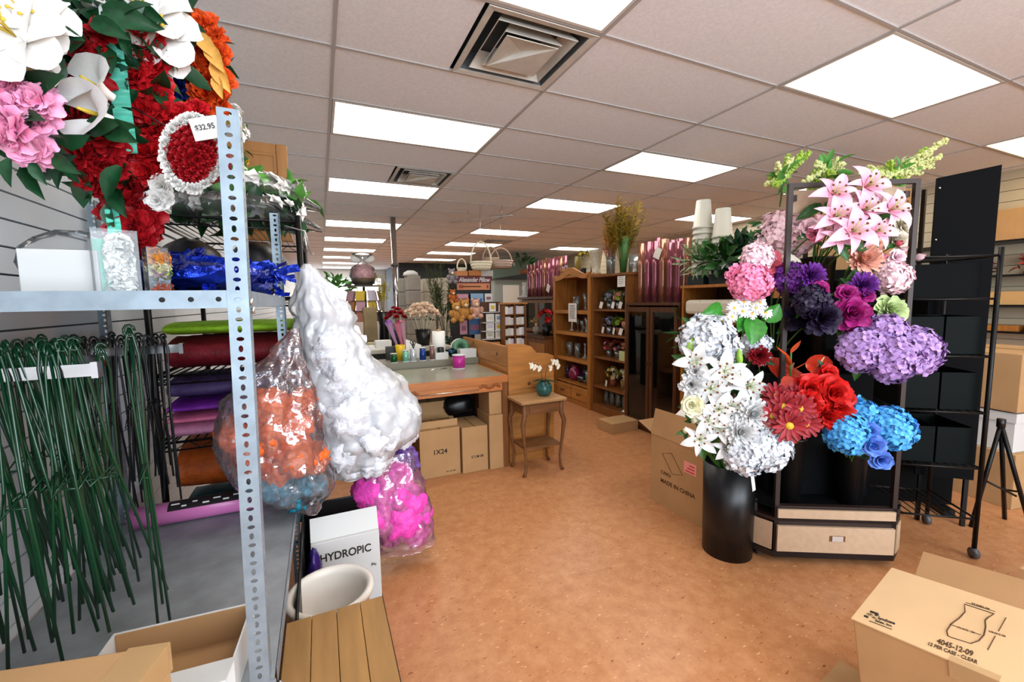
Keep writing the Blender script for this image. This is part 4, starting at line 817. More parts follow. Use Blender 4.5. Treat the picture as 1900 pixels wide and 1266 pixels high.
# ---------------------------------------------------------------- galvanised slotted shelving on the left
def perforated(b, w, h, pitch, M, th=.002, rx=.0045, ry=.0075, alt=True):
    n = int(h/pitch); ang = [math.pi*2*k/8+math.pi/8 for k in range(8)]
    for i in range(n):
        z0, z1 = h*i/n, h*(i+1)/n; cz = (z0+z1)/2; ax, az = (rx, ry) if (i % 2 or not alt) else (ry, rx)
        outer = [(w, z0+(z1-z0)*.7), (w*.7, z1), (w*.3, z1), (0, z0+(z1-z0)*.7), (0, z0+(z1-z0)*.3), (w*.3, z0), (w*.7, z0), (w, z0+(z1-z0)*.3)]
        inner = [(w/2+ax*math.cos(a), cz+az*math.sin(a)) for a in ang]
        k = len(b.v)
        for y in (0, th):
            for x, z in outer+inner: b.v.append(M @ Vector((x, y, z)))
        for q in range(8):
            r = (q+1) % 8
            b.face((k+q, k+8+q, k+8+r, k+r)); b.face((k+16+q, k+16+r, k+24+r, k+24+q)); b.face((k+8+q, k+24+q, k+24+r, k+8+r))
        for ca, cb, cc in ((0, 1, (w, z1)), (2, 3, (0, z1)), (4, 5, (0, z0)), (6, 7, (w, z0))):
            m = len(b.v); b.v += [M @ Vector((cc[0], 0, cc[1])), M @ Vector((cc[0], th, cc[1]))]
            b.face((k+ca, k+cb, m)); b.face((k+16+ca, m+1, k+16+cb))
    return b
SY0, SY1, SXR, SXL = 1.03, 2.10, -.137, -.768
gs = thing('slotted_shelving', 'galvanised slotted angle shelving unit with a scuffed lower shelf', 'shelving unit', (SXL, SY0, 0))
lx = SXR-SXL; ly = SY1-SY0
RZ90 = Matrix.Rotation(R(90), 4, 'Z')
def post(x, y, sx, sy, tilt=0):
    b = MB(); fx = Matrix.Translation((min(0, -sx*.038), 0, 0)); perforated(b, .038, 1.82, .0203, fx)
    perforated(b, .038, 1.82, .0203, Matrix.Translation((0, 0 if sy > 0 else -.038, 0)) @ RZ90)
    return b.build('post', galv, gs, (x, y, 0), (0, R(tilt), 0))
post(lx-.022, 0, 1, 1, 1.0); post(lx, ly, 1, -1); post(.04, 0, 1, 1); post(.04, ly, 1, -1)
for z in (.58, 1.459):
    h = .03; sh = bx('shelf', (0.002, lx-.004, .004, ly-.004, z-.004, z), galv_shelf if z < 1 else galv, gs)
    b = MB().box(.002, lx, .003, .006, z-h-.004, z+.002)
    b.box(lx-.002, lx, .04, ly-.04, z-h-.004, z+.002).box(.002, lx, ly-.004, ly, z-h-.004, z+.002).build('shelf_rim', galv, sh)
    for i in range(3): MB().lathe([(0, 0), (.0052, 0), (.0052, .0006), (0, .0006)], 8, M=Matrix.Translation((lx-.05-.046*i, .0028, z-.016)) @ Matrix.Rotation(R(90), 4, 'X')).build('rim_hole', mat('hole_dark', '#15181a', .8), sh)
    for yy in (.012, .03):
        MB().lathe([(0, 0), (.008, 0), (.008, .006), (0, .006)], 6, M=Matrix.Translation((lx+.003, yy, z-.01-yy)) @ Matrix.Rotation(R(90), 4, 'Y')).build('bolt', zinc, sh)
# white box, clear flower boxes and bag on the upper shelf
US = 1.461
a = at(33, 500, 1.2); b_ = at(183, 500, 1.2); tag(MB().box(0, b_.x-a.x, 0, .11, 0, .091).build('white_box', white_card, None, (a.x, 1.2, US), bevel=.002), 'plain glossy white box on the upper galvanised shelf', 'box')
a = at(75, 440, 1.42); t = thing('clear_bag', 'folded clear plastic pack with a pink twist behind the white box', 'plastic bag', (a.x-.03, 1.36, US)); MB().ball((.12, .0, .08), .08, 14, 8, 0, (1.4, .5, .9), jit=.006).build('film', clearp, t); MB().ball((.24, 0, .1), .016, 8, 6, 0, (1.6, 1, .7)).build('twist', mat('hot_pink', '#d0487e', .5), t)
wpet = mat('white_petal', '#eeeeea', .5, var=.04, scale=20)
def clear_box(x, y, w, d, h, label, seq, ang, tint=None):
    t = thing('clear_flower_box', label, 'flower box', (x, y, US), ang)
    bx('front_pane', (0, w, 0, .001, 0, h), clearp, t); bx('back_pane', (0, w, d, d+.001, 0, h), clearp, t); bx('side_pane', (0, .001, 0, d, 0, h), clearp, t); bx('side_pane', (w-.001, w, 0, d, 0, h), clearp, t)
    if tint: bx('ribbon_card', (0.002, w*.4, d*.7, d*.75, 0, h*.86), tint, t)
    for i, m in enumerate(seq): blossoms(t, (w*.6, d*.45, h*(.1+.8*i/len(seq))), .018, 9, .02, m, 'blooms', up=.1)
    return t
mint = mat('mint_ribbon', '#5fb39c', .4)
p = at(178, 540, 1.17); clear_box(p.x, 1.17, .075, .05, .135, 'clear box of tiny white blooms with a mint ribbon beside the white box', [wpet]*7, .45, mint)
p = at(258, 540, 1.2); clear_box(p.x+.012, 1.225, .04, .04, .105, 'clear box of orange, cream and mauve blooms beside the mint ribbon box', [cols['rust'], cols['grey'], mat('mauve', '#9b7f92', .6), cols['lime'], cols['cream'], mat('orange_b', '#d98a30', .6), mat('orange_b')], .5)
# blue metallic foil heap
foil = mat('blue_metallic_foil', '#1430a8', .22, .75, var=.35, scale=16, bump=1.0, bscale=30)
t = thing('foil_heap', 'heap of shredded royal blue metallic foil on the upper shelf', 'foil', (-.33, 1.65, US)); MB().ball((0, 0, .055), .1, 28, 16, 0, (2.0, 3.2, .62), jit=.014).build('core', foil, t)
b = MB()
for i in range(420):
    a = rnd(0, 6.28); q = Vector((math.cos(a)*.22*rnd(.3, 1), math.sin(a)*.36*rnd(.3, 1), rnd(.01, .12))); d = Vector((rnd(-1, 1), rnd(-1, 1), rnd(-.5, .3))).normalized()*rnd(.03, .09); o = Vector((0, 0, .004)) + d.orthogonal().normalized()*.004
    q.z = max(.012, min(q.z, .125*(1-(q.x/.26)**2-(q.y/.5)**2)+.02)); e = q+d*.5+Vector((0, 0, rnd(-.005, .012))); e2 = q+d; e2.z = max(.004, e2.z); e.z = max(.004, e.z)
    b.quad(q-o, q+o, e+o, e-o); b.quad(e-o, e+o, e2+o, e2-o)
stuff(b.build('strands', foil, t))
# black wire rack beyond, with tulle bolts
BY0, BY1 = 2.16, 3.1
wr_ = thing('wire_rack', 'black wire shelving rack stacked with tulle behind the galvanised unit', 'shelving unit', (-.66, BY0, 0)); bw, bd_ = .61, BY1-BY0
for x in (0.02, bw-.02):
    for y in (.02, bd_-.02): MB().tube([(x, y, 0), (x, y, 1.83)], .013, 8).build('post', blackm, wr_)
for z in (.30, .855, 1.14, 1.46, 1.80):
    b = MB()
    for y in (.02, bd_-.02): b.tube([(.02, y, z), (bw-.02, y, z)], .006, 5); b.tube([(.02, y, z-.035), (bw-.02, y, z-.035)], .004, 5); b.tube([(.02+(bw-.04)*i/12, y, z-(.035 if i % 2 else 0)) for i in range(13)], .003, 4)
    for x in (.02, bw-.02): b.tube([(x, .02, z), (x, bd_-.02, z)], .006, 5); b.tube([(x, .02, z-.035), (x, bd_-.02, z-.035)], .004, 5)
    for i in range(17): b.tube([(.04+i*.033, .02, z+.004), (.04+i*.033, bd_-.02, z+.004)], .003, 4)
    b.build('wire_shelf', blackm, wr_)
def bolt(x0, x1, y, z, r, m, label, flat=1.0, d=.2, name='tulle_bolt', ends=None):
    t = thing(name, label, 'fabric bolt', ((x0+x1)/2, y, z)); w = (x1-x0)/2; n = 16; rows = []
    for i in range(13):
        s = -1+2*i/12; k = (1-.08*abs(s)**6); rows.append([Vector((s*w, math.cos(6.283*j/n)*d*k*rnd(.97, 1.03), r*flat + math.sin(6.283*j/n)*r*flat*k*rnd(.94, 1.04))) for j in range(n)])
    b = MB().grid(rows, wrap=True); b.face([j for j in range(n)]); b.face([12*n+j for j in range(n)][::-1]); b.build('fabric', m, t)
    MB().tube([(-w-.01, 0, r*flat), (w+.01, 0, r*flat)], .012, 8).build('core', card, t); return t
def tulle(n, c, **k): return mat('tulle_'+n, c, k.get('rough', .6), var=.2, scale=25, bump=.4, bscale=k.get('bs', 80), spec=.4)
BXL, BXR = -.61, -.10
bolt(BXL, BXR, 2.42, 1.3, .03, tulle('lime', '#7fae1c'), 'lime green tulle bolt, topmost in the wire rack', 1.0, .22); bolt(BXL, BXR, 2.42, 1.146, .075, tulle('wine', '#6e0f1c'), 'dark red tulle bolt under the lime green one', 1, .22)
bolt(BXL, BXR, 2.4, 1.02, .052, tulle('plum', '#4a3a66'), 'dull plum tulle bolt lying above the violet bolt', 1.0, .22); bolt(BXL, BXR, 2.38, .97, .024, tulle('violet', '#7a2aa0', rough=.35), 'bright violet satin bolt in the wire rack', 1, .22); bolt(BXL, BXR, 2.36, .925, .022, tulle('salmon', '#d86f96', rough=.35), 'salmon pink satin bolt under the violet bolt', 1, .21)
bolt(BXL, -.3, 2.28, .861, .032, tulle('baby_pink', '#d892b8', bs=40), 'ridged baby pink netting roll on the middle wire shelf', 1, .1)
bolt(BXL, BXR, 2.42, .585, .115, tulle('pumpkin', '#a34a12', bs=60), 'thick pumpkin orange netting bolt below the middle wire shelf', 1.0, .22)
bolt(BXL, BXR, 2.42, .31, .12, tulle('teal', '#1d5a66'), 'teal netting bolt on the bottom wire shelf', 1.0, .22)
dk = mat('dark_bundle', '#16161a', .4, var=.3)
for x, lb in ((-.55, 'black plastic covered bundle in the wire rack behind the blue foil'), (-.27, 'black plastic covered bundle in the wire rack near the outer post')): t = thing('dark_bundle', lb, 'bundle', (x, 2.5, 1.468)); MB().ball((0, 0, .14), .13, 14, 9, 0, (1, 1.6, 1.08), jit=.012).build('wrap', dk, t)
# pink roll with printed label on the lower galvanised shelf
pa, pb_ = atz(276, 937, .582), atz(470, 905, .582); t = thing('netting_roll', 'smooth pink netting roll with a black printed label on the lower shelf', 'fabric bolt', (pa.x+.02, 2.0, .583), 0)
L_ = .46; MB().lathe([(0, 0), (.042, 0), (.042, L_), (.02, L_), (.02, L_-.03), (0, L_-.03)], 20, M=Matrix.Translation((0, 0, .042)) @ Matrix.Rotation(R(90), 4, 'Y')).build('roll', mat('pink_roll', '#d277b4', .3), t)
lab = MB(); rows = [[Vector((x, -.0428*math.cos(a), .042+.0428*math.sin(a))) for x in (.12, L_-.03)] for a in (R(28), R(45), R(62), R(80), R(98))]; lab.grid(rows).build('label', mat('label_black', '#1c1418', .5), t)
for i in range(9): a = R(42 if i % 2 else 58); bx('printed_line', (0, rnd(.012, .03), -.0004, 0, 0, .006), paper, t, (.13+i*.034, -.0434*math.cos(a), .042+.0434*math.sin(a)), (-a, 0, 0))
# white tray box on the lower shelf and brown carton standing in front
t = openbox('tray_box', 'open white lined cardboard tray on the lower galvanised shelf', 'box', (-.495, 1.04, .583), .285, .19, .085, white_card, card_in, R(-4))
bx('lining', (.005, .28, .182, .186, .004, .083), card_in, t); bx('flap', (0.0, .285, -.07, 0, .083, .086), white_card, t, rot=(R(-6), 0, 0))
t = thing('carton', 'taped brown carton standing in front of the galvanised shelving', 'carton', (-.765, .61, 0), R(-13)); bx('body', (0, .425, 0, .36, 0, .85), card, t, bevel=.004)
MB().box(-.001, .426, .15, .21, .85, .8512).build('tape', tape, t); MB().box(.365, .427, .22, .362, .80, .8515).build('corner_tape', mat('shiny_tape', '#c9a878', .08, alpha=.5), t)
# wire easels hanging on slatwall arms
eg = mat('green_enamel_wire', '#06361d', .3, coat=.3); eb = mat('black_wire', '#15191b', .3)
def arm(y, x1, z, label):
    t = thing('slatwall_hook', label, 'hook', (XL+.016, y, z)); L_ = x1-XL-.016; bx('bar', (0, L_, -.005, .005, -.014, .014), chrome, t); bx('end_cap', (L_, L_+.012, -.012, .012, -.018, .018), mat('bright_nickel', '#c9c9cc', .15, 1), t); bx('wall_plate', (0, .008, -.02, .02, -.04, .03), chrome, t)
arm(1.24, -.47, 1.292, 'chrome slatwall arm holding green wire easels'); arm(1.80, -.45, 1.285, 'chrome slatwall arm holding black wire easels'); arm(1.52, -.56, 1.288, 'short chrome slatwall arm between the two easel arms')
def easel(x, y, z, L, m, sp, ang, label, group, lean=(0, 0)):
    t = thing('wire_easel', label, 'easel', (x, y, z-L), 0, group); tx, ty = lean
    def P(s, o, f): return Vector((tx*f+o*math.cos(ang), ty*f+o*math.sin(ang), L*(1-f)))
    for s in (-1, 1):
        MB().tube([P(s, 0, -.03), P(s, s*.006, .0), P(s, s*.012, .06), P(s, s*sp*.35, .4), P(s, s*sp, 1)], .0032, 5).build('leg', m, t)
    MB().tube([Vector((0, 0, L*.99)), Vector((tx*.5-math.sin(ang)*sp*.4, ty*.5+math.cos(ang)*sp*.4, L*.55)), Vector((tx-math.sin(ang)*sp*.9, ty+math.cos(ang)*sp*.9, L*.06))], .0032, 5).build('back_leg', m, t)
    MB().tube([Vector((math.cos(q)*.010*math.cos(ang), math.cos(q)*.010*math.sin(ang), L*1.02+.014*math.sin(q))) for q in [k*.7 for k in range(9)]], .0032, 5).build('top_loop', m, t)
    MB().tube([P(-1, -sp*.42, .47), P(1, sp*.42, .47)], .0026, 4).build('crossbar', m, t)
    MB().tube([P(-1, -sp*.36, .42), Vector((tx*.5, ty*.5-.05, L*.53)), P(1, sp*.36, .42)], .0026, 4).build('holder', m, t)
for i in range(17):
    x = -.735+.245*(i+.5)/17+rnd(-.01, .01); f = (x+.735)/.245
    easel(x, 1.24+rnd(-.006, .006), 1.325+rnd(0, .03), rnd(.60, .73)-.06*f, eg, rnd(.02, .085), rnd(-.9, .9), 'green enamelled wire easel hanging in the crowd on the slatwall arm', 'green easels on the arm', (rnd(-.05, .05), rnd(-.08, .16)))
for i in range(11):
    x = -.73+.25*(i+.5)/11; easel(x, 1.80+rnd(-.006, .006), 1.31+rnd(0, .02), rnd(.46, .6), eb, rnd(.015, .035), rnd(-.5, .5), 'black wire easel hanging in the crowd on the slatwall arm', 'black easels on the arm', (rnd(-.02, .02), rnd(-.08, .05)))
for i in range(6):
    x = -.73+.14*(i+.5)/6; easel(x, 1.52, 1.315+rnd(0, .03), rnd(.6, .7), eg, rnd(.02, .04), rnd(-.5, .5), 'green enamelled wire easel on the short slatwall arm', 'green easels on the short arm', (rnd(-.01, .04), rnd(-.06, .1)))
easel(-.41, 1.27, 1.36, .74, eg, .012, .2, 'green wire easel hooked alone on the arm end nearest the aisle', None, (.0, .03)); easel(-.475, 1.30, 1.32, .66, eg, .03, .4, 'green wire easel slanting beside the lone easel', None, (-.06, .15))

# ---------------------------------------------------------------- hanging poly bags
def crink(p, f, seed): return (abs(noise.noise(p*f+Vector((seed, 0, 0))))-.25) + .55*(abs(noise.noise(p*f*2.3+Vector((0, seed, 0))))-.25) + .3*noise.noise(p*f*5)
def loft(prof, n, seed, wr=.02, fold=5, amp=.035, f=9):
    rr = random.Random(seed); ph = [rr.uniform(0, 6.28) for _ in range(4)]; rows = []
    for z, cx, cy, rx, ry in prof:
        row = []
        for j in range(n):
            a = 6.2832*j/n; k = 1+wr*(math.sin(fold*a+ph[0]+z*6)+.6*math.sin((fold*2+1)*a+ph[1]-z*8)); d = Vector((math.cos(a), math.sin(a), 0))
            p = Vector((cx+rx*k*d.x, cy+ry*k*d.y, z)); q = Vector((p.x, p.y, p.z*.55)); row.append(p + d*crink(q, f, seed)*amp*min(1, rx/.1))
        rows.append(row)
    b = MB().grid(rows, wrap=True); k = len(b.v); b.v.append(sum(rows[0], Vector())/n)
    for j in range(n): b.face((j, (j+1) % n, k), 0, True)
    return b
def smoothprof(keys, steps=70):
    out = []
    for s in range(steps+1):
        z = keys[0][0]+(keys[-1][0]-keys[0][0])*s/steps
        for i in range(len(keys)-1):
            if (keys[i][0]-z)*(keys[i+1][0]-z) <= 0 and keys[i][0] != keys[i+1][0]:
                f = (z-keys[i][0])/(keys[i+1][0]-keys[i][0]); f = f*f*(3-2*f); out.append((z,)+tuple(keys[i][q]+(keys[i+1][q]-keys[i][q])*f for q in range(1, 5))); break
    return out
def pxprof(rows, y, ry=.8, ymin=None):        # silhouettes (v, u-left, u-right) of something hanging at depth y
    ks = []
    for v, u0, u1 in rows:
        a, b = at(u0, v, y), at(u1, v, y); rx = max(.004, (b.x-a.x)/2); ks.append(((a.z+b.z)/2, (a.x+b.x)/2, y, rx, max(.004, min(rx*ry, .2))))
    return smoothprof(ks)
def sub(b, o):
    b.v = [p-Vector(o) for p in b.v]; return b
def hang_bag(name, label, rows, y, film, seed, inner=None, inner_rows=None, wr=.02, ry=.75, hook=True):
    pr = pxprof(rows, y, ry); top = pr[0] if pr[0][0] > pr[-1][0] else pr[-1]; low = pr[-1] if pr[0][0] > pr[-1][0] else pr[0]
    if pr[0][0] > pr[-1][0]: pr = pr[::-1]
    o = Vector((low[1], low[2], low[0])); t = thing(name, label, 'plastic bag', o)
    sub(loft(pr, 90, seed, wr), o).build('film', film, t)
    return t, o
def puffs(name, label, group, pts, y, m, seed, amp=.75):
    """balls of gathered netting inside a bag, each its own thing"""
    random.seed(seed)
    for i, (u, v, rpx, dy) in enumerate(pts):
        c = at(u, v, y+dy); r = rpx*y*.9/FPX; t = thing(name, label, 'netting', c, 0, group); b = MB(); rows = []
        n, mm = 40, 24
        for k in range(mm+1):
            th = math.pi*k/mm; row = []
            for j in range(n):
                d = Vector((math.sin(th)*math.cos(6.283*j/n), math.sin(th)*math.sin(6.283*j/n), math.cos(th))); row.append(d*r*(1.12+amp*crink(d*1.0+Vector((i*3, seed, 0)), 1.7, i)))
            rows.append(row)
        b.grid(rows[::-1], wrap=True).build('gathered_netting', m, t)
net_w = mat('white_netting', '#dcdfe6', .6, var=.06, scale=30, bump=1.0, bscale=38); net_o = mat('orange_netting', '#dd5f1c', .5, var=.2, scale=30, bump=.8, bscale=45); net_p = mat('magenta_netting', '#f04ab8', .5, var=.2, scale=30, bump=.8, bscale=45, alpha=.92)
net_t = mat('teal_netting', '#1a7a92', .35, var=.3, scale=30, bump=.8, bscale=45); net_v = mat('violet_netting', '#6a4a9a', .5, var=.2, scale=30, bump=.5, bscale=45)
BGY = 2.12
hang_bag('white_netting_bag', 'big clear bag stuffed with white netting hanging from the shelf post', [(490, 563, 576), (505, 552, 595), (545, 545, 630), (572, 533, 655), (590, 545, 664), (605, 542, 660), (660, 545, 690), (720, 555, 755), (780, 565, 784), (810, 575, 782), (850, 595, 735), (880, 615, 690), (892, 640, 665)], BGY, polyw, 3, wr=.022, ry=.55)
sk = pxprof([(500, 560, 588), (560, 548, 640), (590, 555, 655), (660, 556, 680), (720, 562, 700), (790, 575, 700), (850, 605, 680)], BGY, .4)[::-1]; o = Vector((sk[0][1], sk[0][2], sk[0][0])); t = thing('folded_netting', 'loosely folded white netting filling the neck of the big hanging bag', 'netting', o); sub(loft(sk, 80, 5, .05, 7, .035, 9), o).build('folds', net_w, t)
puffs('netting_puff', 'white gathered netting puff in the big hanging bag', 'white netting puffs', [(640, 700, 42, -.02), (690, 735, 42, 0), (735, 765, 40, .02), (650, 770, 44, -.05), (700, 800, 42, -.04), (745, 800, 32, .03), (640, 830, 40, -.02), (690, 850, 34, .0), (600, 740, 36, 0), (610, 800, 34, 0), (650, 870, 20, 0), (610, 650, 36, -.03), (640, 640, 34, .05)], BGY, net_w, 21, .5)
OY = 1.86
hang_bag('orange_netting_bag', 'clear pinkish bag of orange and teal netting hanging inside the shelving corner', [(610, 538, 556), (650, 500, 560), (700, 440, 575), (750, 400, 585), (800, 390, 600), (860, 410, 612), (910, 450, 618), (945, 545, 600), (955, 572, 590)], OY, polyc, 8, wr=.018, ry=.6)
puffs('netting_puff', 'orange gathered netting puff in the pinkish clear bag', 'orange netting puffs', [(500, 755, 32, 0), (500, 812, 36, -.02), (545, 845, 34, -.02), (580, 850, 26, 0), (470, 845, 32, .0), (435, 805, 28, .02), (545, 790, 32, .03), (515, 875, 26, .0), (560, 745, 22, .02)], OY, net_o, 22, .4)
puffs('netting_puff', 'teal metallic netting puff at the bottom of the pinkish clear bag', 'teal netting puffs', [(500, 905, 26, 0), (548, 915, 26, -.01), (585, 905, 20, .0)], OY, net_t, 23)
PY = 2.26
hang_bag('magenta_netting_bag', 'clear bag of magenta netting rolls lying under the white bag', [(838, 700, 765), (870, 665, 775), (910, 650, 790), (960, 655, 800), (1000, 690, 808), (1016, 710, 806)], PY, film('pinkish_bag_film', '#f4c6e4', .12, .08, .07, .35, 22), 9, wr=.02, ry=.55)
puffs('netting_puff', 'magenta gathered netting puff in the low clear bag', 'magenta netting puffs', [(690, 912, 36, 0), (735, 915, 38, 0), (698, 955, 36, -.02), (745, 960, 40, -.02), (778, 955, 26, 0), (725, 988, 26, 0), (772, 990, 26, 0), (740, 880, 26, .0), (760, 930, 30, -.02)], PY, net_p, 24, .3)
puffs('netting_bundle', 'violet netting bundle squeezed between the white and magenta bags', None, [(752, 855, 26, .05)], PY, net_v, 25)
t = thing('bag_hook', 'wire hook and tie holding the big white bag on the outer post', 'hook', (-.09, 2.1, 1.62)); q = at(566, 430, 2.1)-t.location; MB().tube([(-.03, 0, q.z+.02), (q.x, -.01, q.z), (q.x+.02, -.02, q.z-.1), (q.x+.03, -.03, 0.03)], .004, 5).build('wire', zinc, t); MB().tube([(q.x-.005, -.01, q.z), (q.x+.005, -.02, .04)], .004, 5).build('second_wire', zinc, t)

# ---------------------------------------------------------------- carton, bucket and crate on the floor by the shelving
hb = thing('printed_carton', 'white carton printed HYDROPIC with its flap raised in a black crate', 'carton', (-.095, 1.98, .0125)); hw = .29
bx('body', (0, hw, 0, .2, 0, .36), white_card, hb, bevel=.003); bx('flap', (0, hw, 0, .003, 0, .10), white_card, hb, (0, .02, .36), (R(-30), 0, 0))
hp_ = words('HYDROPIC', .047, ink, hb, (.143, -.0015, .285), (R(90), 0, 0)); xs_ = [q.co.x for q in hp_.data.vertices]; hp_.scale = (.215/(max(xs_)-min(xs_)), 1.1, 1); words('Pic', .02, ink, hb, (.26, -.0015, .2), (R(90), 0, 0))
cr = thing('black_crate', 'open sided black crate on the floor behind the white carton and bucket', 'crate', (-.128, 1.46, 0))
bx('side_panel', (0, .008, 0, .76, 0, .40), blackm, cr); bx('back_panel', (.008, .335, .75, .758, 0, .455), blackm, cr); bx('bottom', (.008, .33, 0, .75, 0, .012), blackm, cr)
MB().tube([(.004, 0, .402), (.004, .755, .455)], .005, 6).build('rim', mat('worn_edge', '#2a2826', .4, .5), cr); MB().tube([(.004, .755, .457), (.335, .755, .457)], .005, 6).build('rim', mat('worn_edge'), cr)
t = thing('purple_bundle', 'purple plastic wrapped netting wedged beside the white carton', 'bundle', (-.08, 1.9, .02)); MB().ball((0, 0, .19), .19, 14, 10, 0, (.18, .35, 1), jit=.006).build('wrap', mat('deep_purple_wrap', '#34206a', .2, var=.3, scale=20), t)
wb_ = mat('white_ceramic', '#d9d2c8', .3); c = atz(608, 1096, .395); t = thing('white_bucket', 'white ceramic bucket with a thick rolled rim in the black crate', 'bucket', (c.x+.01, c.y+.01, .0125))
rr_ = .148; MB().lathe([(0, 0), (.1, 0), (rr_-.012, .355), (rr_, .36), (rr_+.004, .37), (rr_, .38), (rr_-.012, .384), (rr_-.022, .376), (rr_-.026, .355), (.088, .012), (0, .012)], 32).build('body', wb_, t)
cw_ = mat('crate_plank', '#97703f', .65, var=.2, scale=5, stretch=(5, .6, 5)); ct = thing('slatted_crate', 'upturned wooden crate with four planks beside the galvanised shelving', 'crate', (-.15, .95, 0), 0)
for i in range(4): bx('plank', (i*.073, i*.073+.0715, 0, .48, .418, .43), cw_, ct, bevel=.002)
bx('end_board', (0, .29, 0, .014, .02, .417), cw_, ct); bx('end_board', (0, .29, .466, .48, .02, .417), cw_, ct)
for z in (.0, .14, .28): bx('side_slat', (.278, .29, .014, .466, z, z+.12), cw_, ct); bx('side_slat', (0, .012, .014, .466, z, z+.12), cw_, ct)
# ---------------------------------------------------------------- on top of the wire rack
wf_ = mat('white_silk', '#efece8', .6, var=.05, scale=20); slv = film('flower_sleeve_film', '#f2efee', .05, -.01, .1, .4, 20)
for i, (z, y, lb) in enumerate(((1.812, 2.36, 'lower clear sleeve of white silk flowers on the wire rack'), (1.925, 2.42, 'upper clear sleeve of white silk flowers on the wire rack'))):
    t = thing('flower_sleeve', lb, 'flower bundle', (-.34, y, z)); foliage(t, (.07, 0, .045), .1, 34, .12, leafd if not i else mat('sleeve_leaf', '#5fae3c', .4, var=.3), W=.7, sq=(2.6, 1.2, .45), up=.1); blossoms(t, (0.04, -.03, .06), .1, 44, .05, wf_, sq=(2.6, 1.25, .5))
    rows = []
    for k in range(16):
        s = k/15; w = .17*(1-.8*max(0, (s-.6)/.4)); h = .068*(1-.85*max(0, (s-.65)/.35)); zz = .06-.22*max(0, s-.66)
        rows.append([Vector((-.27+.64*s, math.cos(6.283*j/24)*w*(1+rnd(-.05, .05)), zz+math.sin(6.283*j/24)*h*(1+rnd(-.14, .14)))) for j in range(24)])
    MB().grid(rows, wrap=True).build('sleeve', slv, t)
t = thing('silk_bush', 'bush of small white and yellow silk flowers above the shelf post', 'flowers', (-.33, 2.3, 2.03)); foliage(t, (0, 0, .12), .09, 26, .06, leafg, sq=(1, 1, 1.8)); blossoms(t, (0, 0, .14), .09, 26, .026, wf_, sq=(1, 1, 1.9)); blossoms(t, (0, 0, .12), .08, 8, .02, cols['yellow'], 'yellow_blossoms', sq=(1, 1, 1.8)); MB().tube([(0, 0, -.05), (0, 0, .1)], .006, 5).build('stems', stemg, t)
p = at(500, 335, 2.95); t = thing('wooden_cabinet_door', 'framed raised panel pine door leaning on top of the wire rack', 'cabinet door', (-.47, 2.95, 1.812)); wd_, hd = .34, .57; pm = mat('honey_pine', '#a5713a', .4, var=.12, scale=4, stretch=(5, 5, .6))
bx('panel', (.07, wd_-.07, 0, .012, .07, hd-.07), pm, t, bevel=.004)
for d in ((0, .06, 0, .03, 0, hd), (wd_-.06, wd_, 0, .03, 0, hd)): bx('stile', d, pm, t, bevel=.006)
for d in ((.06, wd_-.06, 0, .03, 0, .06), (.06, wd_-.06, 0, .03, hd-.06, hd)): bx('rail', d, pm, t, bevel=.006)
MB().box(.06, .074, -.006, .02, .06, hd-.06).box(wd_-.074, wd_-.06, -.006, .02, .06, hd-.06).box(.074, wd_-.074, -.006, .02, hd-.074, hd-.06).box(.074, wd_-.074, -.006, .02, .06, .074).build('moulding', pm, t)
# ---------------------------------------------------------------- silk sprays hung on the slatwall, upper left
reds = mat('crimson_silk', '#a50c18', .55, var=.3, scale=9, grad=('#5c0410', .4)); reds2 = mat('scarlet_silk', '#c21820', .5, var=.28, scale=8)
pinks = mat('candy_pink_silk', '#ffb4d6', .6, var=.06, scale=8); whites = mat('ivory_silk', '#ebeae6', .55, var=.03); oranges = mat('orange_silk', '#e2551a', .55, var=.3, scale=7); yell = mat('apricot_silk', '#eeb458', .55, var=.1)
blues = mat('royal_blue_silk', '#1a2f86', .5, var=.3); aqua = mat('aqua_satin', '#5cc4ac', .35, var=.1, scale=5); leafs = mat('spray_leaf', '#123f22', .38, var=.35, scale=5); spad = mat('spadix_yellow', '#d3b53a', .6)
fern = leafs
def calla_mesh():
    b = MB(); rows = []
    for i in range(9):
        s = i/8; row = []
        for j in range(15):
            a = -2.75+5.5*j/14; fl = .10+.62*s**1.7; tip = 1+.75*max(0, math.cos(a))**3*s*s
            row.append(Vector((fl*math.cos(a)*tip, fl*math.sin(a), -.5+1.05*s-.33*s*s*(1+.35*math.cos(a)) + .05*math.sin(4*a)*s)))
        rows.append(row)
    return b.grid(rows).mesh('spathe', whites)
def amaryllis_mesh(m):
    b = MB(); ring(b, 3, 1.2, 1.05, R(52), R(-80), 0, -.2, nu=9, nv=4, p=2, wav=.012, cup=.2); ring(b, 3, 1.15, 1.0, R(45), R(-75), 1.05, -.2, nu=9, nv=4, p=2, wav=.012, cup=.2); return b.mesh('bloom', m)
def ruffle_mesh(m):
    b = MB()
    for i, (n, L, e) in enumerate(((8, 1.05, 2), (8, 1, 22), (7, .95, 42), (6, .85, 60), (5, .75, 76))): ring(b, n, L, .8, R(e), R(-10), i*.6, -.1, wav=.12, p=2, jit=.16, nu=4)
    return b.mesh('bloom', m)
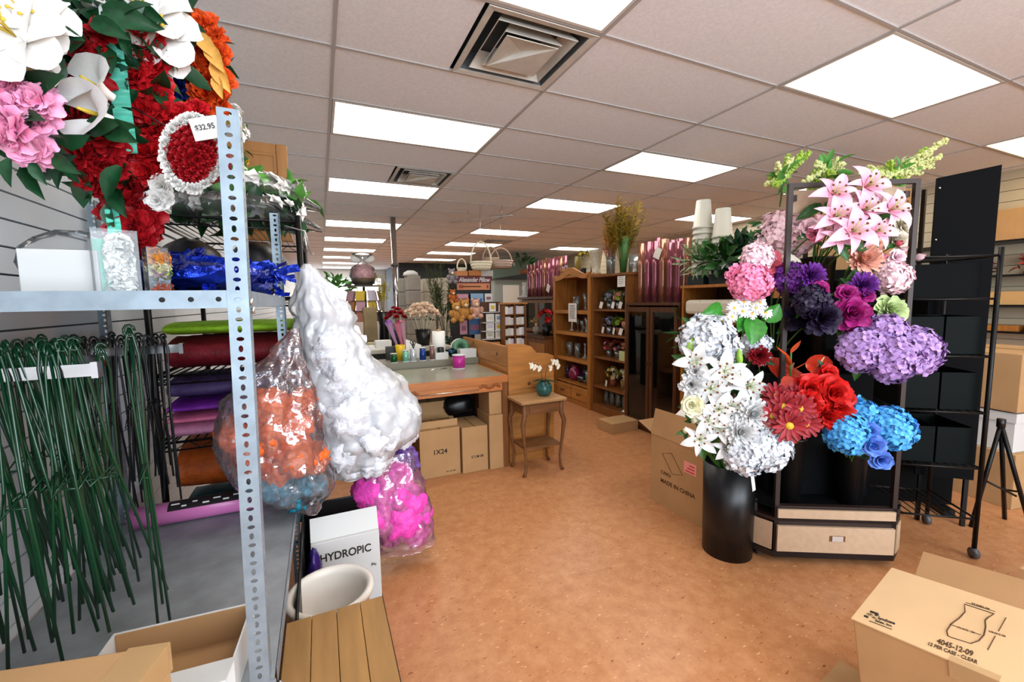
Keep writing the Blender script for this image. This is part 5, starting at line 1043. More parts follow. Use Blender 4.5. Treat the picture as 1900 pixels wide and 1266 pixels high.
class Spray:
    def __init__(s, label, u, v, y, hook=None):
        p = at(u, v, y); s.y = y; s.t = thing('silk_spray', label, 'flower spray', p); s.o = p
        if hook: MB().tube([Vector((0, .05, .02)), Vector(hook)-p], .002, 5).build('hanging_wire', blackm, s.t)
    def add(s, name, kind, m, u, v, rpx, d, dy=0):
        p = at(u, v, s.y+dy); r = rpx*(p-EYE).dot(_d)/FPX; fn = dict(rose=rose_mesh, ruffle=ruffle_mesh, amar=amaryllis_mesh, hydra=hydra_mesh, carn=carn_mesh, peony=peony_mesh)
        if kind == 'calla': o = link(name, proto('calla', calla_mesh), s.t, p-s.o, quat(d), r)
        else: o = link(name, proto((kind, m.name), lambda: fn[kind](m)), s.t, p-s.o, quat(d) @ Matrix.Rotation(rnd(0, 6), 3, 'Z').to_quaternion(), r)
        if kind == 'hydra': stuff(o)
        if kind == 'calla': link('spadix', proto('spx', lambda: MB().tube([(0.05, 0, -.35), (.08, 0, .0), (.12, 0, .22)], [.05, .055, .03], 7).mesh('spadix', spad)), o)
        if kind == 'amar': link('stamens', proto('stamy', lambda: stamen_mesh(spad, spad)), o, (0, 0, -.05))
        return o
    def leaf(s, u, v, L, ang, dy=.0, W=.5, m=None, tilt=.3):
        m = m or leafs; p = at(u, v, s.y+dy); r = L*(p-EYE).dot(_d)/FPX
        X = (_r*math.cos(ang) - _u*math.sin(ang) - _d*rnd(-tilt, tilt)).normalized(); Z = (-_d - X*(-_d).dot(X) + _u*rnd(-.3, .5)).normalized(); Z = (Z - X*Z.dot(X)).normalized(); M = Matrix((X, Z.cross(X), Z)).transposed()
        link('leaf', proto(('sl', m.name, W), lambda: leaf_mesh(m, W, -.5, .2)), s.t, p-s.o, M.to_quaternion(), r)
    def backing(s, pts, rpx, n, dy=.06, L=.07):
        for k, (u, v) in enumerate(pts):
            p = at(u, v, s.y+dy)-s.o; foliage(s.t, p, rpx*s.y/FPX, n, L, leafs, 'foliage', W=.5, up=0)
    def ribbon(s, pts, wpx, m, dy=0):
        rows = []; n = len(pts); 
        for i in range((n-1)*8+1):
            f = i/8; k = min(int(f), n-2); q = f-k; u = pts[k][0]+(pts[k+1][0]-pts[k][0])*q; v = pts[k][1]+(pts[k+1][1]-pts[k][1])*q
            rows.append([at(u+wpx*(j/4-.5), v, s.y+dy+.006*math.sin(i*1.9)+.002*math.sin(j*2+i))-s.o for j in range(5)])
        MB().grid(rows).build('ribbon', m, s.t)
F = -_d
def dd(x, z, f=1): return F*f + _r*x + _u*z
A = Spray('pink and white silk spray with large white amaryllis blooms on the slatwall', 40, 160, 1.12, (XL+.017, 1.3, 2.0))
A.backing([(60, 60), (40, 180), (50, 240)], 55, 20)
for u, v, r in ((15, 165, 55), (45, 200, 50), (25, 240, 46), (62, 230, 40), (55, 275, 40), (75, 190, 34), (10, 210, 46)): A.add('pink_bloom', 'ruffle', pinks, u, v, r, dd(rnd(-.4, .4), rnd(-.5, .2)), rnd(-.02, .03))
A.add('white_bloom', 'amar', whites, 25, 65, 78, dd(.15, .05), -.03); A.add('white_bloom', 'amar', whites, 62, 40, 62, dd(.4, .2), -.01); A.add('white_bloom', 'amar', whites, 70, 125, 30, dd(.3, -.5), -.0)
for u, v, L, a in ((20, 295, 55, 2.0), (60, 300, 45, 1.2), (100, 290, 60, .6), (95, 60, 60, .2)): A.leaf(u, v, L, a)
B = Spray('red silk rose spray with two white calla lilies hung on the slatwall', 160, 200, 1.22, (XL+.017, 1.35, 2.05))
B.backing([(130, 40), (180, 60), (110, 120), (120, 230), (165, 265), (110, 270), (190, 20), (210, 150)], 52, 24)
for u, v, r in ((132, 62, 26), (150, 90, 24), (185, 110, 28), (130, 150, 34), (165, 150, 36), (120, 180, 30), (190, 60, 26), (145, 215, 32), (160, 250, 38), (185, 255, 36), (150, 285, 38), (185, 300, 40), (200, 270, 34), (175, 330, 34), (205, 320, 30)): B.add('red_rose', 'ruffle', reds, u, v, r, dd(rnd(-.5, .3), rnd(-.4, .4)), rnd(0, .03))
B.add('calla_lily', 'calla', None, 165, 155, 74, (_r*-.45 + _u*.25 + F), -.05); B.add('calla_lily', 'calla', None, 160, 208, 76, (_r*-.45 + _u*-.1 + F), -.06)
for u, v, L, a in ((200, 235, 80, .5), (165, 245, 70, -.2), (100, 290, 65, 2.6), (130, 300, 55, 1.0), (120, 305, 50, 2.0), (170, 40, 70, .4), (230, 30, 60, -.4), (225, 310, 75, 2.2), (190, 20, 90, .2), (235, 60, 50, 1.5)): B.leaf(u, v, L, a, -.03)
B.ribbon([(212, 35), (216, 90), (220, 150), (226, 200), (232, 240), (238, 285)], 36, aqua, .03); B.ribbon([(205, 380), (212, 420), (215, 470)], 26, aqua, .05)
C = Spray('long trailing spray of scarlet silk roses hanging beside the aqua ribbon', 260, 220, 1.30, (XL+.017, 1.5, 2.1))
C.backing([(250, 60), (280, 150), (250, 280), (240, 330), (290, 60)], 48, 20)
for u, v, r in ((250, 45, 34), (275, 65, 34), (250, 85, 34), (285, 90, 30), (262, 115, 36), (290, 125, 30), (255, 145, 32), (280, 155, 34), (275, 190, 32), (290, 180, 28), (265, 205, 30), (285, 225, 30), (290, 250, 32), (270, 250, 30), (285, 285, 36), (265, 300, 34), (275, 320, 30), (255, 275, 28), (310, 215, 26), (335, 215, 26), (365, 210, 26)): C.add('red_rose', 'ruffle', reds2, u, v, r, dd(rnd(-.4, .5), rnd(-.4, .4)), rnd(-.01, .03))
for u, v, r in ((215, 350, 26), (245, 365, 44), (265, 350, 36), (225, 390, 40), (262, 395, 42), (245, 420, 42), (270, 420, 30), (255, 445, 34)): C.add('dark_red_rose', 'ruffle', reds, u, v, r, dd(rnd(-.4, .4), rnd(-.5, .3)), rnd(.0, .03))
for u, v, r in ((300, 345, 22), (292, 372, 22), (305, 365, 18)): C.add('white_bloom', 'rose', whites, u, v, r, dd(.3, -.3), -.01)
for u, v, L, a in ((245, 320, 80, 2.3), (210, 340, 70, 1.2), (250, 10, 60, .5), (255, 170, 50, 2.4), (240, 210, 60, 2.2), (235, 250, 50, 2.6), (200, 380, 50, 1.5)): C.leaf(u, v, L, a, -.03)
D = Spray('white and pink silk amaryllis spray hung above the scarlet roses', 285, 55, 1.42, (XL+.017, 1.6, 2.2))
D.add('white_bloom', 'amar', whites, 272, 25, 66, dd(.2, .3), -.12); D.add('white_bloom', 'amar', whites, 295, 62, 58, dd(.4, .1), -.12); D.add('white_bloom', 'amar', whites, 300, 98, 42, dd(.4, -.3), -.1); D.add('pink_bloom', 'ruffle', pinks, 308, 122, 22, dd(.3, -.3), 0); D.backing([(290, 60), (320, 90)], 40, 14)
E_ = Spray('orange silk spray with an apricot petal fan and blue blooms near the post top', 375, 120, 1.55, (XL+.017, 1.9, 2.2))
E_.backing([(340, 70), (350, 160), (365, 110), (330, 120)], 34, 14, .1)
for u, v, r in ((378, 50, 30), (395, 75, 28), (400, 100, 28), (412, 150, 24), (355, 95, 26), (375, 100, 30), (390, 120, 28), (345, 110, 22), (365, 130, 28), (385, 150, 30), (400, 165, 28), (380, 180, 30), (405, 190, 24), (385, 200, 24), (370, 165, 26)): E_.add('orange_bloom', 'ruffle', oranges, u, v, r, dd(rnd(-.4, .4), rnd(-.3, .4)), rnd(-.01, .03))
for u, v, L, a in ((365, 62, 60, .9), (385, 85, 60, 1.0), (395, 115, 60, 1.1), (400, 140, 45, 1.3)): E_.leaf(u, v, L, a, -.045, .45, yell, .1)
for u, v, r in ((318, 40, 16), (325, 55, 14), (315, 150, 18), (328, 165, 20), (318, 178, 18)): E_.add('blue_bloom', 'ruffle', blues, u, v, r, dd(rnd(-.4, .4), rnd(-.3, .4)), 0)
for u, v, L, a in ((350, 25, 50, -1.2), (345, 45, 40, .4), (330, 80, 40, 2.0), (340, 140, 40, 2.2)): E_.leaf(u, v, L, a)
E_.ribbon([(348, 40), (350, 100), (346, 190)], 16, aqua, .08)
# red cushion wreath with a white frill and price tag
WY = 1.17; HC = at(362, 282, WY); hw_ = thing('cushion_wreath', 'red carnation cushion wreath with a white frilled border and price tag', 'wreath', HC)
MB().tube([Vector((0, .04, .03)), Vector((XL+.017, 1.5, 2.15))-HC], .0015, 5).build('hanging_wire', blackm, hw_)
def hp(u, v, dy=0): return at(u, v, WY+dy)-HC
MB().ball((0, .04, 0), .058, 18, 10, 0, (1.1, .4, 1.05)).build('cushion', reds, hw_)
for i in range(46):
    a = 2.4*i; q = math.sqrt((i+.5)/46)*50; p = hp(358+q*math.cos(a)*.92, 285+q*math.sin(a)*1.05, -.03+.03*(q/50)**2); link('carnation', proto(('carn', reds.name), lambda: carn_mesh(reds)), hw_, p, quat(dd(math.cos(a)*q/70, -math.sin(a)*q/70)), .0165)
n = 34
for i in range(n):
    a = 6.283*i/n; p = hp(358+52*math.cos(a)+rnd(-2, 2), 285+66*math.sin(a)+rnd(-2, 2), -.008); link('frill', proto(('carn', whites.name), lambda: carn_mesh(whites)), hw_, p, quat(dd(rnd(-.6, .6), rnd(-.6, .6))), .0135)
tg = bx('price_tag', (-.028, .028, -.001, .001, -.02, .024), paper, hw_, hp(382, 240, -.05), (R(8), R(-10), R(-20))); words('$32.95', .015, mat('pencil_grey', '#55555c', .8), tg, (0, -.0016, .004), (R(90), 0, 0), name='handwriting')
# ---------------------------------------------------------------- rolling flower cart (front-left corner and front-right corner on the floor)
CA, CB = Vector((2.132, 1.381, 0)), Vector((2.651, 1.085, 0)); CW = (CB-CA).length; CR = math.atan2((CB-CA).y, (CB-CA).x); CD = .43; CH = 1.96
brn = mat('brown_steel', '#2e211c', .45, .2); lam = mat('beige_laminate', '#b79c80', .5, var=.05, scale=40); cart = thing('flower_cart', 'brown framed flower cart on casters with beige laminate drawer base', 'cart', CA, CR)
def cl(x, y, z): return CA + Vector((x*math.cos(CR)-y*math.sin(CR), x*math.sin(CR)+y*math.cos(CR), z))
ch = .075
bx('base_frame', (0, CW, 0, .03, .045, .33), brn, cart)
b = MB(); poly = [(0, 0), (CW, 0), (CW+ch, ch), (CW+ch, CD-ch), (CW, CD), (0, CD), (-ch, CD-ch), (-ch, ch)]
def slab(z0, z1, name, m, k=1.0):
    b = MB(); n = 8
    for z in (z0, z1): b.v += [Vector((x, y, z)) for x, y in poly]
    b.face(range(n)[::-1]); b.face(range(n, 2*n))
    for i in range(n): j = (i+1) % n; b.face((i, j, n+j, n+i))
    return b.build(name, m, cart)
slab(.045, .075, 'bottom_tray', brn); slab(.245, .262, 'deck', brn)
d = bx('drawer_front', (.012, CW-.012, -.014, 0, .085, .225), lam, cart); bx('pull_recess', (CW*.45, CW*.58, -.0155, -.013, .15, .18), mat('recess_brown', '#6a4526', .5), d); bx('pull', (CW*.47, CW*.56, -.018, -.0145, .151, .179), zinc, d)
bx('upper_rail_panel', (.012, CW-.012, -.012, 0, .268, .315), lam, cart)
for s in (-1, 1):
    M = Matrix.Translation((0 if s < 0 else CW, 0, 0)) @ Matrix.Rotation(R(-45 if s < 0 else 45) if s > 0 else R(135), 4, 'Z')
    MB().box(.008, ch*1.414-.008, -.006 if s > 0 else 0, 0 if s > 0 else .006, .085, .235, M=M).build('side_panel', lam, cart)
for x, y in ((0, 0), (CW-.022, 0), (-ch, ch), (CW+ch-.022, ch), (-ch, CD-ch), (CW+ch-.022, CD-ch)):
    MB().box(x, x+.022, y, y+.022, .075, CH if y == 0 else .33).build('post', brn, cart)
MB().box(0, CW, 0, .022, CH, CH+.022).build('top_rail', brn, cart)
bx('sign_panel', (.022, CW-.022, .06, .068, CH-.11, CH), lam, cart); bx('panel_arm', (.03, .05, .02, .06, CH-.06, CH-.03), brn, cart); bx('panel_arm', (CW-.05, CW-.03, .02, .06, CH-.06, CH-.03), brn, cart)
for x, y in ((-.03, .1), (CW+.03, .1), (.05, CD-.06), (CW-.05, CD-.06)):
    MB().lathe([(0, -.012), (.028, -.012), (.028, .012), (0, .012)], 14, M=Matrix.Translation((x, y, .03)) @ Matrix.Rotation(R(90), 4, 'Y')).build('caster', mat('caster_grey', '#55565a', .3), cart)
for i, (y0, y1, z1) in enumerate(((.345, .415, 1.42), (.17, .345, 1.0))):
    bx('tier', (.03, CW-.03, y0, y1, .262, z1), mat('dull_black_tier', '#050608', .8, spec=.1), cart)
slab(.315, .32, 'inner_deck', mat('dull_black_tier'))
for x in (.0, CW-.022): bx('brace_bar', (x, x+.022, .022, .35, 1.36, 1.38), brn, cart)
def bucket(label, x, y, z, r0, r1, h, grp=None):
    p = cl(x, y, z); t = thing('flower_bucket', label, 'bucket', p); MB().lathe([(0, 0), (r0, 0), (r1, h-.012), (r1+.004, h-.01), (r1+.004, h), (r1-.003, h), (r0-.004, .01), (0, .01)], 22).build('body', black, t); return Vector(p)+Vector((0, 0, h))
bt = bucket('tall flared black bucket holding the pink lilies', .30, .26, 1.001, .05, .085, .64)
b1 = bucket('black bucket holding the lilac hydrangeas', .48, .26, 1.001, .05, .062, .12); b2 = bucket('black bucket holding the magenta and purple blooms', .10, .26, 1.001, .055, .07, .14)
b3 = bucket('black bucket holding the red anthuriums and daisies', .11, .088, .321, .055, .075, .36); b4 = bucket('black bucket holding the blue roses and hydrangeas', .42, .088, .321, .055, .075, .30)
b5 = bucket('black bucket holding the coral and peach blooms', .48, .38, 1.421, .030, .036, .10); b6 = bucket('black bucket holding the blush pink blooms', .09, .38, 1.421, .030, .036, .10)
DP = _d
def ad(u, v, dep): w = ray(u, v); return EYE + w*dep
sil = {}
def silk(n, c, **k): return mat('silk_'+n, c, .55, var=k.get('var', .14)*1.3, scale=2.6, grad=k.get('grad'))
lilyp = silk('lily_pink', '#efc0d6', grad=('#e88aa8', .75), var=.05); blush = silk('blush', '#f2d3dc', var=.08); rosep = silk('rose_pink', '#f08ab0', var=.15); coral = silk('coral', '#f0788a', var=.15); cream_s = silk('cream', '#efe8d6', var=.05); peach_s = silk('peach', '#f5b7a2', var=.15)
violet = silk('violet', '#6a2a8c', var=.3); magen = silk('magenta', '#9c1a70', var=.25); dpurp = silk('dark_purple', '#1d1330', var=.3); lilac = silk('lilac', '#a583bd', var=.22, scale=30); limes = silk('pale_lime', '#c3d79a', var=.15); redr = silk('true_red', '#c4140f', var=.25); redd = silk('wine_red', '#8a0f1c', var=.25); orr = silk('anthurium_red', '#c2301c', var=.15)
skyb = silk('sky_blue', '#4aa3e0', var=.18, scale=30); cornb = silk('cornflower', '#5a82d8', var=.15); whs = silk('white', '#dcdddd', var=.03); whh = silk('cool_white', '#d0d5dc', var=.07, scale=30); ivory = silk('ivory', '#eceac8', var=.05); eyey = mat('daisy_eye', '#c9a72c', .7)
def fl(name, kind, m, u, v, rpx, dep, base, label, group=None, out=None, **kw):
    dep += .12 if 1415 < u < 1500 and base in (b6, b2) else -.05; p = ad(u, v, dep); r = rpx*1.08*dep/FPX; base = Vector(base); o = Vector((p.x-base.x, p.y-base.y, 0)); d = F*kw.pop('face', .9) + Vector((o.x, o.y, 0))*2.0 + Vector((0, 0, kw.pop('up', .35))) if out is None else out
    return flower(name, kind, m, p, d, r, label, group, base-Vector((0, 0, .1)), m2=eyey, **kw)
T1 = bt
for u, v, r, dp in ((1545, 362, 36, 2.06), (1605, 348, 38, 2.08), (1648, 392, 40, 2.04), (1548, 405, 36, 2.02), (1600, 392, 36, 2.05), (1578, 432, 42, 1.98), (1622, 432, 34, 2.02), (1552, 445, 28, 2.0), (1570, 385, 30, 2.08), (1530, 425, 26, 2.04)):
    fl('pink_lily', 'lily', lilyp, u, v, r, dp, T1, 'pale pink lily bloom in the tall flared bucket on the cart', 'pink lilies on the cart', leaves=2)
for u, v, r, dp in ((1676, 424, 24, 2.22), (1660, 447, 24, 2.2), (1648, 420, 20, 2.25)): fl('cream_rose', 'rose', cream_s, u, v, r, dp, b5, 'greyish cream rose stem between the lilies and the right post', 'cream roses on the cart', leaves=1)
for u, v, r, dp, m, k, lb in ((1468, 432, 42, 2.15, blush, 'hydra', 'large blush hydrangea behind the left cart post'), (1440, 445, 34, 2.25, blush, 'hydra_s', 'smaller blush hydrangea outside the left cart post'), (1500, 425, 20, 2.12, blush, 'rose', 'blush rose beside the large blush hydrangea'), (1512, 434, 18, 2.1, rosep, 'rose', 'pink edged rose just left of the lilies'), (1462, 494, 22, 2.08, cream_s, 'rose', 'open cream rose under the blush hydrangea'), (1425, 405, 20, 2.3, blush, 'tulip', 'pale pink magnolia bud outside the left post'), (1418, 425, 18, 2.3, blush, 'tulip', 'drooping pale pink magnolia bloom below the bud')):
    fl('silk_flower', k, m, u, v, r, dp, b6, lb, leaves=2)
for u, v, r, dp, m, k, lb in ((1392, 525, 34, 2.1, rosep, 'hydra', 'candy pink hydrangea leaning out over the white blooms'), (1370, 515, 24, 2.12, rosep, 'carn', 'candy pink carnation at the outer edge of the pink cluster'), (1425, 490, 26, 2.1, coral, 'peony', 'coral peony in the pink cluster left of the post'), (1405, 478, 26, 2.2, blush, 'hydra_s', 'pale blush hydrangea above the coral peony'), (1420, 528, 18, 2.1, coral, 'rose', 'small coral rose beside the left post'), (1392, 555, 16, 2.12, cream_s, 'mum', 'greyish white mum under the candy pink hydrangea')):
    fl('silk_flower', k, m, u, v, r, dp, b2, lb, leaves=1)
for u, v, r, dp, m, k, lb in ((1600, 482, 30, 2.1, peach_s, 'mum', 'peach dahlia in front of the coral bucket'), (1635, 478, 18, 2.12, rosep, 'tulip', 'pink half open bloom beside the peach dahlia'), (1662, 478, 16, 2.12, blush, 'rose', 'pale sweet pea bloom by the right post'), (1668, 452, 12, 2.15, coral, 'tulip', 'coral tulip bud above the sweet pea'), (1676, 464, 12, 2.12, blush, 'tulip', 'blush tulip bud next to the coral one'), (1706, 478, 14, 2.14, blush, 'tulip', 'single blush tulip poking out past the right post'), (1655, 515, 28, 2.1, blush, 'hydra_s', 'whitish pink hydrangea inside the right post'), (1622, 455, 16, 2.2, leafd and peach_s, 'rose', 'peach rose half hidden under the lilies')):
    fl('silk_flower', k, m, u, v, r, dp, b5, lb, leaves=1, sr=.003)
for u, v, r, dp, m, k, lb in ((1468, 520, 30, 2.05, violet, 'hydra', 'violet hydrangea just right of the left post'), (1455, 505, 20, 2.07, magen, 'peony', 'magenta peony above the violet hydrangea'), (1505, 512, 24, 2.1, violet, 'mum', 'spiky purple bloom beside the tall bucket'), (1518, 538, 20, 2.08, magen, 'rose', 'magenta rose under the spiky purple bloom'), (1490, 585, 34, 2.0, dpurp, 'peony', 'almost black purple peony nearest the left post'), (1525, 590, 32, 2.02, dpurp, 'peony', 'almost black purple peony in the middle of the cart'), (1505, 560, 28, 2.05, dpurp, 'hydra_s', 'almost black hydrangea between the two dark peonies'), (1578, 582, 32, 2.02, magen, 'peony', 'large magenta peony in the middle of the cart'), (1570, 545, 18, 2.05, magen, 'rose', 'magenta orchid like bloom above the large magenta peony'), (1600, 530, 24, 2.06, violet, 'mum', 'purple bloom under the peach dahlia'), (1605, 548, 16, 2.05, magen, 'rose', 'small magenta bloom beside the purple one'), (1580, 610, 14, 2.03, magen, 'rose', 'magenta bud under the large magenta peony')):
    fl('silk_flower', k, m, u, v, r, dp, b2 if u < 1560 else b1, lb, leaves=1)
fl('silk_flower', 'peony', limes, 1650, 577, 28, 2.05, b1, 'pale lime protea bloom above the lilac hydrangeas', leaves=2)
for u, v, r, dp, lb in ((1598, 650, 38, 1.98, 'lilac hydrangea nearest the middle of the cart'), (1640, 620, 36, 2.0, 'lilac hydrangea at the top of the lilac cluster'), (1655, 665, 42, 1.95, 'lilac hydrangea lowest in the lilac cluster'), (1695, 650, 42, 1.98, 'lilac hydrangea bulging past the right post')): fl('silk_flower', 'hydra', lilac, u, v, r, dp, b1, lb, leaves=1)
# red group
def anthurium(u, v, rpx, dep, base, label, ang):
    p = ad(u, v, dep); r = rpx*dep/FPX; base = Vector(base)-Vector((0, 0, .1)); t = thing('anthurium', label, 'flower', base)
    def mk():
        b = MB(); n = 18; pts = []
        for i in range(n):
            a = 6.283*i/n; q = 1-.28*math.cos(a)+.15*math.cos(2*a); pts.append(Vector((-q*math.cos(a), q*math.sin(a)*.85, .12*math.cos(2*a))))
        b.v = [Vector((0, 0, .12))]+pts
        for i in range(n): b.face((0, 1+i, 1+(i+1) % n), 0, True)
        return b.mesh('spathe', mat('glossy_anthurium', '#bb3420', .12, var=.15, coat=.6))
    q = quat(F*.8+Vector((0, 0, .7))) @ Matrix.Rotation(ang, 3, 'Z').to_quaternion(); link('spathe', proto('anth', mk), t, p-base, q, r)
    link('spadix', proto('asp', lambda: MB().tube([(0, 0, .1), (.15, .05, .5), (.2, .1, .95)], [.06, .07, .03], 7).mesh('spadix', mat('spadix_cream', '#d9a87c', .5))), t, p-base, q, r); stem_part(t, base, p, (0, 0, 1))
anthurium(1466, 692, 30, 2.2, b3, 'glossy red anthurium beside the left cart post', 2.4); anthurium(1515, 682, 26, 2.0, b3, 'glossy red anthurium in the middle of the red cluster', .6); anthurium(1468, 722, 20, 1.96, b3, 'drooping red anthurium under the one by the post', 1.4)
for u, v, r, dp, m, k, lb in ((1500, 722, 30, 1.96, redr, 'rose', 'true red amaryllis bloom below the anthuriums'), (1540, 730, 36, 1.94, redr, 'rose', 'large true red rose in front of the dark buckets'), (1498, 748, 26, 1.93, redr, 'carn', 'true red carnation beside the wine daisies'), (1532, 772, 26, 1.92, redr, 'carn', 'true red carnation lowest in the red cluster'), (1562, 738, 24, 1.95, redr, 'rose', 'true red rose nearest the blue cluster'), (1552, 760, 28, 1.92, redr, 'peony', 'true red bloom at the right of the red cluster'), (1520, 755, 26, 1.94, redr, 'rose', 'true red rose in the middle of the red cluster'), (1535, 695, 20, 2.0, redr, 'rose', 'red bloom behind the middle anthurium')): fl('silk_flower', k, m, u, v, r, dp, b3, lb, leaves=1, lm=leafd)
for u, v, r, dp in ((1452, 755, 30, 1.9), (1482, 758, 28, 1.88), (1464, 790, 30, 1.86), (1434, 772, 26, 1.9), (1494, 786, 26, 1.9), (1440, 735, 24, 1.95), (1478, 735, 24, 1.96)): fl('red_daisy', 'daisy', redd, u, v, r, dp, b3, 'wine red daisy with a yellow eye in the cart', 'red daisies on the cart', leaves=0, up=.1)
for u, v, r, dp, lb in ((1412, 735, 26, 2.1, 'dark red dahlia just outside the left cart post'), (1425, 755, 24, 2.05, 'dark red dahlia under the outer one'), (1408, 660, 20, 2.15, 'dark red bloom high behind the white lilies')): fl('silk_flower', 'mum', redd, u, v, r, dp, b3, lb, leaves=1, lm=leafd)
t = thing('heliconia', 'orange heliconia spike above the red anthuriums', 'flower', Vector(b3)-Vector((0, 0, .1))); p = ad(1468, 655, 2.02)-t.location; stem_part(t, t.location, t.location+p, (0, 0, 1))
for i in range(4): link('bract', proto('brct', lambda: leaf_mesh(mat('heliconia_orange', '#c2481c', .4), .3, .3, .5)), t, p+Vector((0, 0, -.03*i)), (0, 0, i*1.7), .09)
# blue group
for u, v, r, dp, m, k, lb in ((1572, 805, 36, 1.9, skyb, 'hydra', 'sky blue hydrangea at the left of the blue cluster'), (1600, 775, 30, 1.95, skyb, 'hydra_s', 'sky blue hydrangea at the top of the blue cluster'), (1650, 795, 38, 1.9, skyb, 'hydra', 'sky blue hydrangea at the right of the blue cluster'), (1618, 826, 22, 1.84, cornb, 'rose', 'cornflower blue rose in the middle of the blue cluster'), (1612, 800, 18, 1.86, cornb, 'rose', 'cornflower blue rose above the middle one'), (1632, 852, 20, 1.86, cornb, 'rose', 'cornflower blue rose hanging lowest in the blue cluster'), (1640, 768, 16, 1.96, cornb, 'rose', 'small blue bloom between the blue hydrangeas'), (1672, 782, 14, 2.0, cornb, 'carn', 'small blue sprig by the right post'), (1690, 792, 12, 2.05, cornb, 'carn', 'blue sprig sticking out past the right post'), (1590, 748, 14, 2.0, skyb, 'carn', 'small sky blue bloom under the lilac cluster')):
    fl('silk_flower', k, m, u, v, r, dp, b4, lb, leaves=1, lm=leafd, up=.0)
# amaranthus greens over the top frame
amar = mat('amaranth_green', '#c3c887', .7, var=.25, scale=40); amg = mat('amaranth_lime', '#8fae3c', .6, var=.25, scale=40)
def amaranth(u, v, dep, dirs, label, base):
    p = ad(u, v, dep); base = Vector(base); t = thing('amaranth', label, 'greenery', base); stem_part(t, base, p, (0, 0, 1), r=.004)
    for du, dv in dirs:
        q = ad(u+du, v+dv, dep+rnd(-.06, .06)); pts = []; n = 9
        for i in range(n+1): s = i/n; c = p.lerp(q, s); c = c + Vector((0, 0, .02*math.sin(s*3))); pts.append(c-base)
        b = MB().tube(pts, [.007*(1-.5*i/n) for i in range(n+1)], 5)
        for i in range(110): c = pts[0].lerp(pts[-1], rnd(0, 1)**.8) + Vector((0, 0, .01)); d = Vector((rnd(-1, 1), rnd(-1, 1), rnd(-1, 1))).normalized(); b.ball(c+d*rnd(.004, .016), rnd(.005, .0095), 5, 3)
        stuff(b.build('tassel', amar if rnd(0, 1) < .65 else amg, t))
    foliage(t, p-base, .06, 14, .07, mat('bright_leaf'), W=.4)
amaranth(1452, 335, 2.2, [(-22, 0), (-10, -25), (15, -35), (35, -45), (50, -48), (5, -15), (-30, 12), (25, -28), (40, -40), (10, -40), (-15, 15)], 'drooping lime amaranth over the left top corner of the cart', cl(.06, .2, CH-.05))
amaranth(1535, 320, 2.2, [(-25, 5), (-40, 20), (-32, 50), (-15, 30), (20, -20), (28, -10), (-20, -12), (-25, 70), (-10, 45), (-35, 35), (40, 5), (10, 10)], 'lime amaranth trailing over the middle of the cart top', cl(.2, .2, CH-.05))
amaranth(1660, 325, 2.2, [(95, -60), (85, -30), (70, -12), (40, -25), (60, -45), (20, -20), (-30, 0), (-50, -10), (-20, 12), (15, 20), (45, 0), (-55, 8), (-40, 15), (25, 10), (-10, -18), (70, -40), (-65, 0)], 'lime amaranth fanning past the right top corner of the cart', cl(.45, .2, CH-.05))

# ---------------------------------------------------------------- black floor bucket of white flowers left of the cart
KC = Vector((2.03, 1.58, 0)); t = thing('floor_bucket', 'tall black cylinder bucket of white silk flowers on the floor', 'bucket', KC); MB().lathe([(0, 0), (.128, 0), (.133, .52), (.128, .52), (.12, .01), (0, .01)], 30).build('body', black, t)
bx('price_tag', (-.012, .012, -.001, .001, -.1, .0), paper, t, (-.0, -.136, .50), (0, R(-12), 0))
KT = KC+Vector((0, 0, .5)); t = thing('inner_vase', 'slim black vase rising from the floor bucket of white flowers', 'vase', KC+Vector((.08, .0, .012))); MB().lathe([(0, 0), (.035, 0), (.04, 1.12), (.037, 1.12), (.03, .05), (0, .05)], 18).build('body', black, t)
KV = KC+Vector((.08, 0, 1.1))
W_ = lambda kind, m, u, v, r, dep, lb, grp=None, base=None, **kw: fl('white_flower', kind, m, u, v, r, dep, base or KT, lb, grp, **kw)
for u, v, r in ((1362, 572, 12), (1380, 560, 12), (1402, 572, 12), (1358, 588, 10), (1378, 578, 12), (1395, 582, 11), (1420, 580, 12), (1410, 562, 11), (1340, 595, 9)): W_('daisy', whs, u, v, r, 2.1, 'small white daisy in the posy on top of the slim vase', 'white daisies in the posy', KV, leaves=0, sr=.002)
t = thing('leafy_branch', 'broad rounded green leaves under the daisy posy', 'greenery', KV-Vector((0, 0, .1)))
for u, v, r, ang in ((1322, 582, 42, 3.0), (1395, 612, 46, 1.7), (1432, 582, 34, -1.0), (1345, 610, 30, 2.4), (1375, 600, 30, 2.0)):
    p = ad(u, v, 2.06); X = (_r*math.cos(ang)-_u*math.sin(ang)+F*.3).normalized(); Z = (F-X*F.dot(X)).normalized(); M = Matrix((X, Z.cross(X), Z)).transposed(); rr = r*2.06/FPX; q = p-X*rr*.5-t.location
    link('leaf', proto('broad', lambda: leaf_mesh(mat('broad_leaf', '#2f7a24', .35, var=.25, scale=6), .85, -.6, .3)), t, q, M.to_quaternion(), rr*1.15); MB().tube([Vector((0, 0, 0)), q], .003, 4).build('stalk', stemg, t)
W_('hydra', whh, 1312, 632, 46, 2.1, 'big round white hydrangea above the lilies', up=.1); W_('hydra_s', whh, 1345, 650, 26, 2.12, 'white hydrangea tucked beside the slim vase'); W_('hydra_s', whh, 1402, 640, 24, 2.2, 'white hydrangea hanging right of the slim vase', None, KV)
W_('carn', whh, 1408, 662, 18, 2.2, 'greyish white carnation right of the slim vase', None, KV)
for u, v, r in ((1290, 672, 34), (1342, 690, 38), (1318, 722, 36), (1388, 718, 36), (1345, 708, 30)): W_('lily', whs, u, v, r, 2.02, 'white lily in the upper cluster of the floor bucket', 'white lilies, upper cluster', leaves=4)
